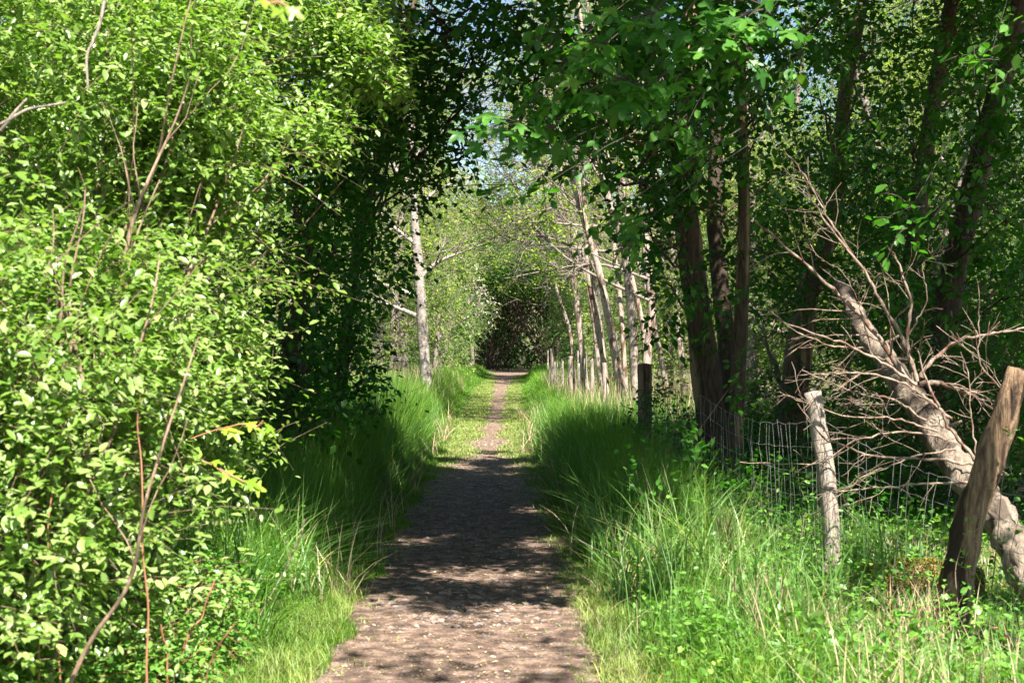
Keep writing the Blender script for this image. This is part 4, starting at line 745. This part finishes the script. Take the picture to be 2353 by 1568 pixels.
for pts, rr, d_ in lines:
    q = resample(scr(pts, d_)+rl.normal(0, .012, (len(pts), 3)), 26); q += rl.normal(0, .0045, q.shape)
    Rr = np.linspace(rr, rr*.35, 26); K, R = kids(rl, q[None], Rr[None], 8, 7, .15, 1, .7, .34, .42, -.08, .12); K2, R2 = kids(rl, K, R, 2, 6, .2, .98, .7, .5, .6, -.08, .14)
    tube_obj('branch', [(q[None], (Rr*(1+.25*np.sin(np.arange(26)*2.3)))[None], 7), (K, np.maximum(R, .0024), 5), (K2, np.maximum(R2, .0015), 4)], M['b_dead'], t)
# mossy log and stump piece
t = thing('mossy_log', 'short mossy yellow log lying in the grass behind the rotten post', 'log', (2.9, 9.3, 0))
p = scr([(1985, 1335), (2100, 1318), (2250, 1340)], 9.4); trunk('wood', p, [.08, .10, .09], M['b_rot'], t, rl, 14, 20, .2)
n = 7000; a = rl.random(n)*2*pi; q = resample(p, 60)[rl.integers(0, 60, n)]; o_ = np.stack([0*a, np.cos(a), np.sin(a)], 1); Ln = rl.uniform(.015, .03, n)
leaves('moss', (q+o_*(.100+.012*np.sin(q[:, :1]*30)), o_+rl.normal(0, .5, (n, 3)), rl.normal(size=(n, 3))+o_, Ln, Ln*.5, rl.random(n)), M['moss'], t, T_MID)

# ------------------------------------------------------------------ small plants
def tuft(name, label, x, d, n, h, wd, mat, seed, bend=.8, spread=.12, lean=(0, 0)):
    rng = np.random.default_rng(seed); o = blades(name, rng, x+rng.normal(0, spread, n), d+rng.normal(0, spread, n), rng.uniform(.6, 1.1, n)*h, rng.uniform(.7, 1.2, n)*wd, M[mat], label, 'grass tuft', bend=bend, seg=6, kind=None, lean=lean, tw=.15)
    return o
tuft('sedge_tuft', 'arching sedge tuft at the foot of the hedge beside the shaded grass', -1.62, 8.4, 150, .72, .010, 'sedge', 401, .85, .10, (.5, 0))
tuft('sedge_tuft', 'smaller sedge tuft with pale blades nearer the path on the left', -1.42, 7.7, 60, .5, .008, 'grass', 402, .9, .08, (.5, 0))
tuft('sedge_tuft', 'upright sedge tuft between the pale post and the rotten post', 2.42, 9.5, 60, .62, .016, 'sedge', 403, .45, .12)
tuft('sedge_tuft', 'dense sedge tuft left of the pale post foot', 1.75, 8.4, 60, .5, .014, 'sedge', 404, .6, .12)
tuft('sedge_tuft', 'wide bladed tuft by the left edge of the fence grass', 1.35, 9.2, 50, .5, .013, 'sedge', 405, .6, .10)
tuft('straw_tuft', 'dry straw tuft below the foot of the rotten post', 2.15, 7.6, 130, .42, .006, 'straw', 406, .5, .09)
tuft('straw_tuft', 'tan dry tuft standing in front of the netting', 1.62, 10.6, 120, .5, .006, 'straw', 407, .25, .04)
t = thing('grass_stalk', 'lone dry flowering stalk leaning over the shaded grass on the left', 'grass stalk', (-1.5, 7.9, 0))
trunk('stalk', np.array([(-1.5, 7.9, 0), (-1.3, 7.85, .35), (-1.15, 7.8, .62), P3(700, 1190, 7.8)]), [.004, .003, .0025, .002], M['b_post'], t, rl, 5, 20, 0, cap=False)
n = 60; q = np.linspace(0, 1, n)[:, None]; P0 = np.array([-1.25, 7.83, .45]); P1 = P3(705, 1190, 7.8); Ln = rl.uniform(.01, .02, n)
leaves('seed_head', (P0+(P1-P0)*q, (P1-P0)+rl.normal(0, .12, (n, 3)), rl.normal(size=(n, 3)), Ln, Ln*.3, rl.random(n)), M['straw'], t)
def leafy(name, label, cat_, stems, mat, leaf, seed, T=T_NEAR, asp=.6, smat='b_stem', m=7, r_=.004, tilt=.4, sp=.9, droop=.35):
    rng = np.random.default_rng(seed); t = thing(name, label, cat_, (stems[0][0][0], stems[0][0][1], 0)); Ls = []
    for s in stems:
        q = resample(s, 14); tube_obj('stem', [(q[None], np.linspace(r_, r_*.4, 14)[None], 5)], M[smat], t)
        O = q[3:-1:2]; Dv = rng.normal(0, 1, O.shape)+[0, -.2, .1]; L, tw = shoots(rng, O, Dv, np.full(len(O), leaf*2.4), m, leaf, asp, droop, tilt, spread=sp); Ls.append(L)
        Lt, _ = shoots(rng, q[-1:], (q[-1]-q[-3])[None], np.full(1, leaf*1.6), 5, leaf, asp, droop, tilt); Ls.append(Lt)
    leaves('foliage', cat(Ls), M[mat], t, T); return t
leafy('elm_sapling', 'young elm with broad lit leaves growing against the dark post', 'sapling', [scr([(1500, 1230), (1490, 1130), (1470, 1030), (1500, 980)], 10.6)*[1, 1, 1], scr([(1500, 1230), (1520, 1100), (1545, 1000)], 10.7), scr([(1490, 1200), (1470, 1120), (1460, 1080)], 10.5), scr([(1500, 1230), (1560, 1130), (1590, 1060)], 10.8)], 'syc', .075, 421, m=4)
leafy('bramble', 'leafy bramble sprays in front of the netting', 'bramble', [scr([(1600, 1260), (1590, 1190), (1560, 1150)], 10.2), scr([(1660, 1250), (1640, 1170), (1620, 1140)], 10.4), scr([(1840, 1230), (1850, 1150), (1830, 1100)], 10.6)], 'nettle', .06, 422, m=4)
leafy('ivy', 'ivy shoots climbing the rotten post and the log end', 'ivy', [scr([(2270, 1400), (2290, 1230), (2300, 1100), (2320, 1010)], 7.85), scr([(2340, 1450), (2310, 1300), (2340, 1180)], 7.8), scr([(2200, 1420), (2190, 1300), (2220, 1220)], 7.9)], 'nettle', .04, 423, m=5)
# maple saplings with yellow green leaves poking from the hedge
rng = np.random.default_rng(430)
for lb, cl, base in (('yellow green maple twig sticking out of the hedge, the upper one', [(500, 985), (528, 980), (560, 970), (590, 985), (605, 965)], (430, 1010)), ('yellow green maple twig sticking out of the hedge, the lower one', [(430, 1050), (480, 1060), (520, 1090), (560, 1100), (575, 1115), (505, 1075)], (400, 1080)), ('blurred yellow green maple spray hanging at the very top left of centre', [(600, -5), (620, 8), (640, 0), (655, 12)], (560, -60))):
    d_ = 6.2 if base[1] > 0 else 3.2
    t = thing('maple_sprig', lb, 'maple twig', P3(*base, d_)); c = scr(cl, d_); n = len(c)
    A = np.tile([.55, -.15, -.35], (n, 1))+rng.normal(0, .2, (n, 3)); N_ = np.tile([.15, -.6, .8], (n, 1))+rng.normal(0, .25, (n, 3)); sz_ = rng.uniform(.07, .10, n)*(1 if d_ > 4 else .55)
    leaves('foliage', (c, A, N_, sz_, sz_*1.15, rng.random(n)), M['sap'], t, T_LOB)
    q = resample(np.vstack([P3(*base, d_), c]), 20); tube_obj('stem', [(q[None], np.full((1, 20), .003), 5)], M['b_red'], t)
leafy('maple_sapling', 'dark maple seedling with drooping leaves left of the tall grass', 'sapling', [scr([(860, 960), (850, 900), (840, 865)], 14), scr([(860, 960), (880, 890), (870, 850)], 14), scr([(850, 960), (820, 900), (810, 880)], 14)], 'dark', .12, 431, T=T_LOB, m=3, asp=1.1)
# burdock-like broad leaf at the lower right
t = thing('broad_leaf_plant', 'pale broad crinkled leaf in the rough grass at the lower right', 'plant', (1.45, 6.9, 0))
c = scr([(1850, 1450), (1875, 1475), (1840, 1490), (1800, 1480)], 6.9); leaves('foliage', (c, np.array([[.2, -.3, .5], [.6, -.2, .1], [-.4, -.3, 0], [-.6, -.1, .2]]), np.array([[0, -.8, .6]]*4), np.array([.14, .10, .10, .08]), np.array([.17, .12, .12, .09]), np.array([.8, .6, .7, .5])), M['sedge'], t, T_LOB)
q = resample(np.array([(1.45, 6.9, 0), c[0]]), 6); tube_obj('stem', [(q[None], np.full((1, 6), .003), 5)], M['grass'], t)
# flowers
def flower(name, label, x, d, z, mat, sz, group):
    g = float(gz(x, d)); t = thing(name, label, 'flower', (x, d, g), group)
    q = resample(np.array([(x, d, g), (x+.01, d, g+z*.6), (x+.02, d, g+z)]), 8); tube_obj('stem', [(q[None], np.full((1, 8), .0018), 4)], M['grass'], t)
    n = 12; a = np.arange(n)*2*pi/n; A = np.stack([np.cos(a), np.sin(a), .35+0*a], 1); c = np.tile(q[-1], (n, 1))
    leaves('petals', (c, A, np.tile([0, 0, 1.], (n, 1)), np.full(n, sz), np.full(n, sz*.5), np.zeros(n)), M[mat], t, T_MID)
for x, y, lb in ((2275, 1440, 'pink nodding flower left of its twin at the lower right'), (2292, 1463, 'pink nodding flower right of its twin at the lower right'), (2155, 1245, 'small pink flower in the grass before the rotten post')):
    q = P3(x, y, 7.2 if y > 1300 else 8.6); flower('avens_flower', lb, q[0], q[1], q[2]-float(gz(q[0], q[1])), 'pink', .016, 'small pink flowers')
for x, y, d_, lb in ((1382, 990, 24, 'yellow dandelion low in the right verge'), (1408, 992, 24.5, 'yellow dandelion right beside the lower one'), (1370, 1078, 16, 'yellow dandelion nearest the camera in the right verge')):
    q = P3(x, y, d_); flower('dandelion', lb, q[0], d_, max(.1, q[2]-float(gz(q[0], d_))), 'yellow', .03, 'dandelions in the right verge')
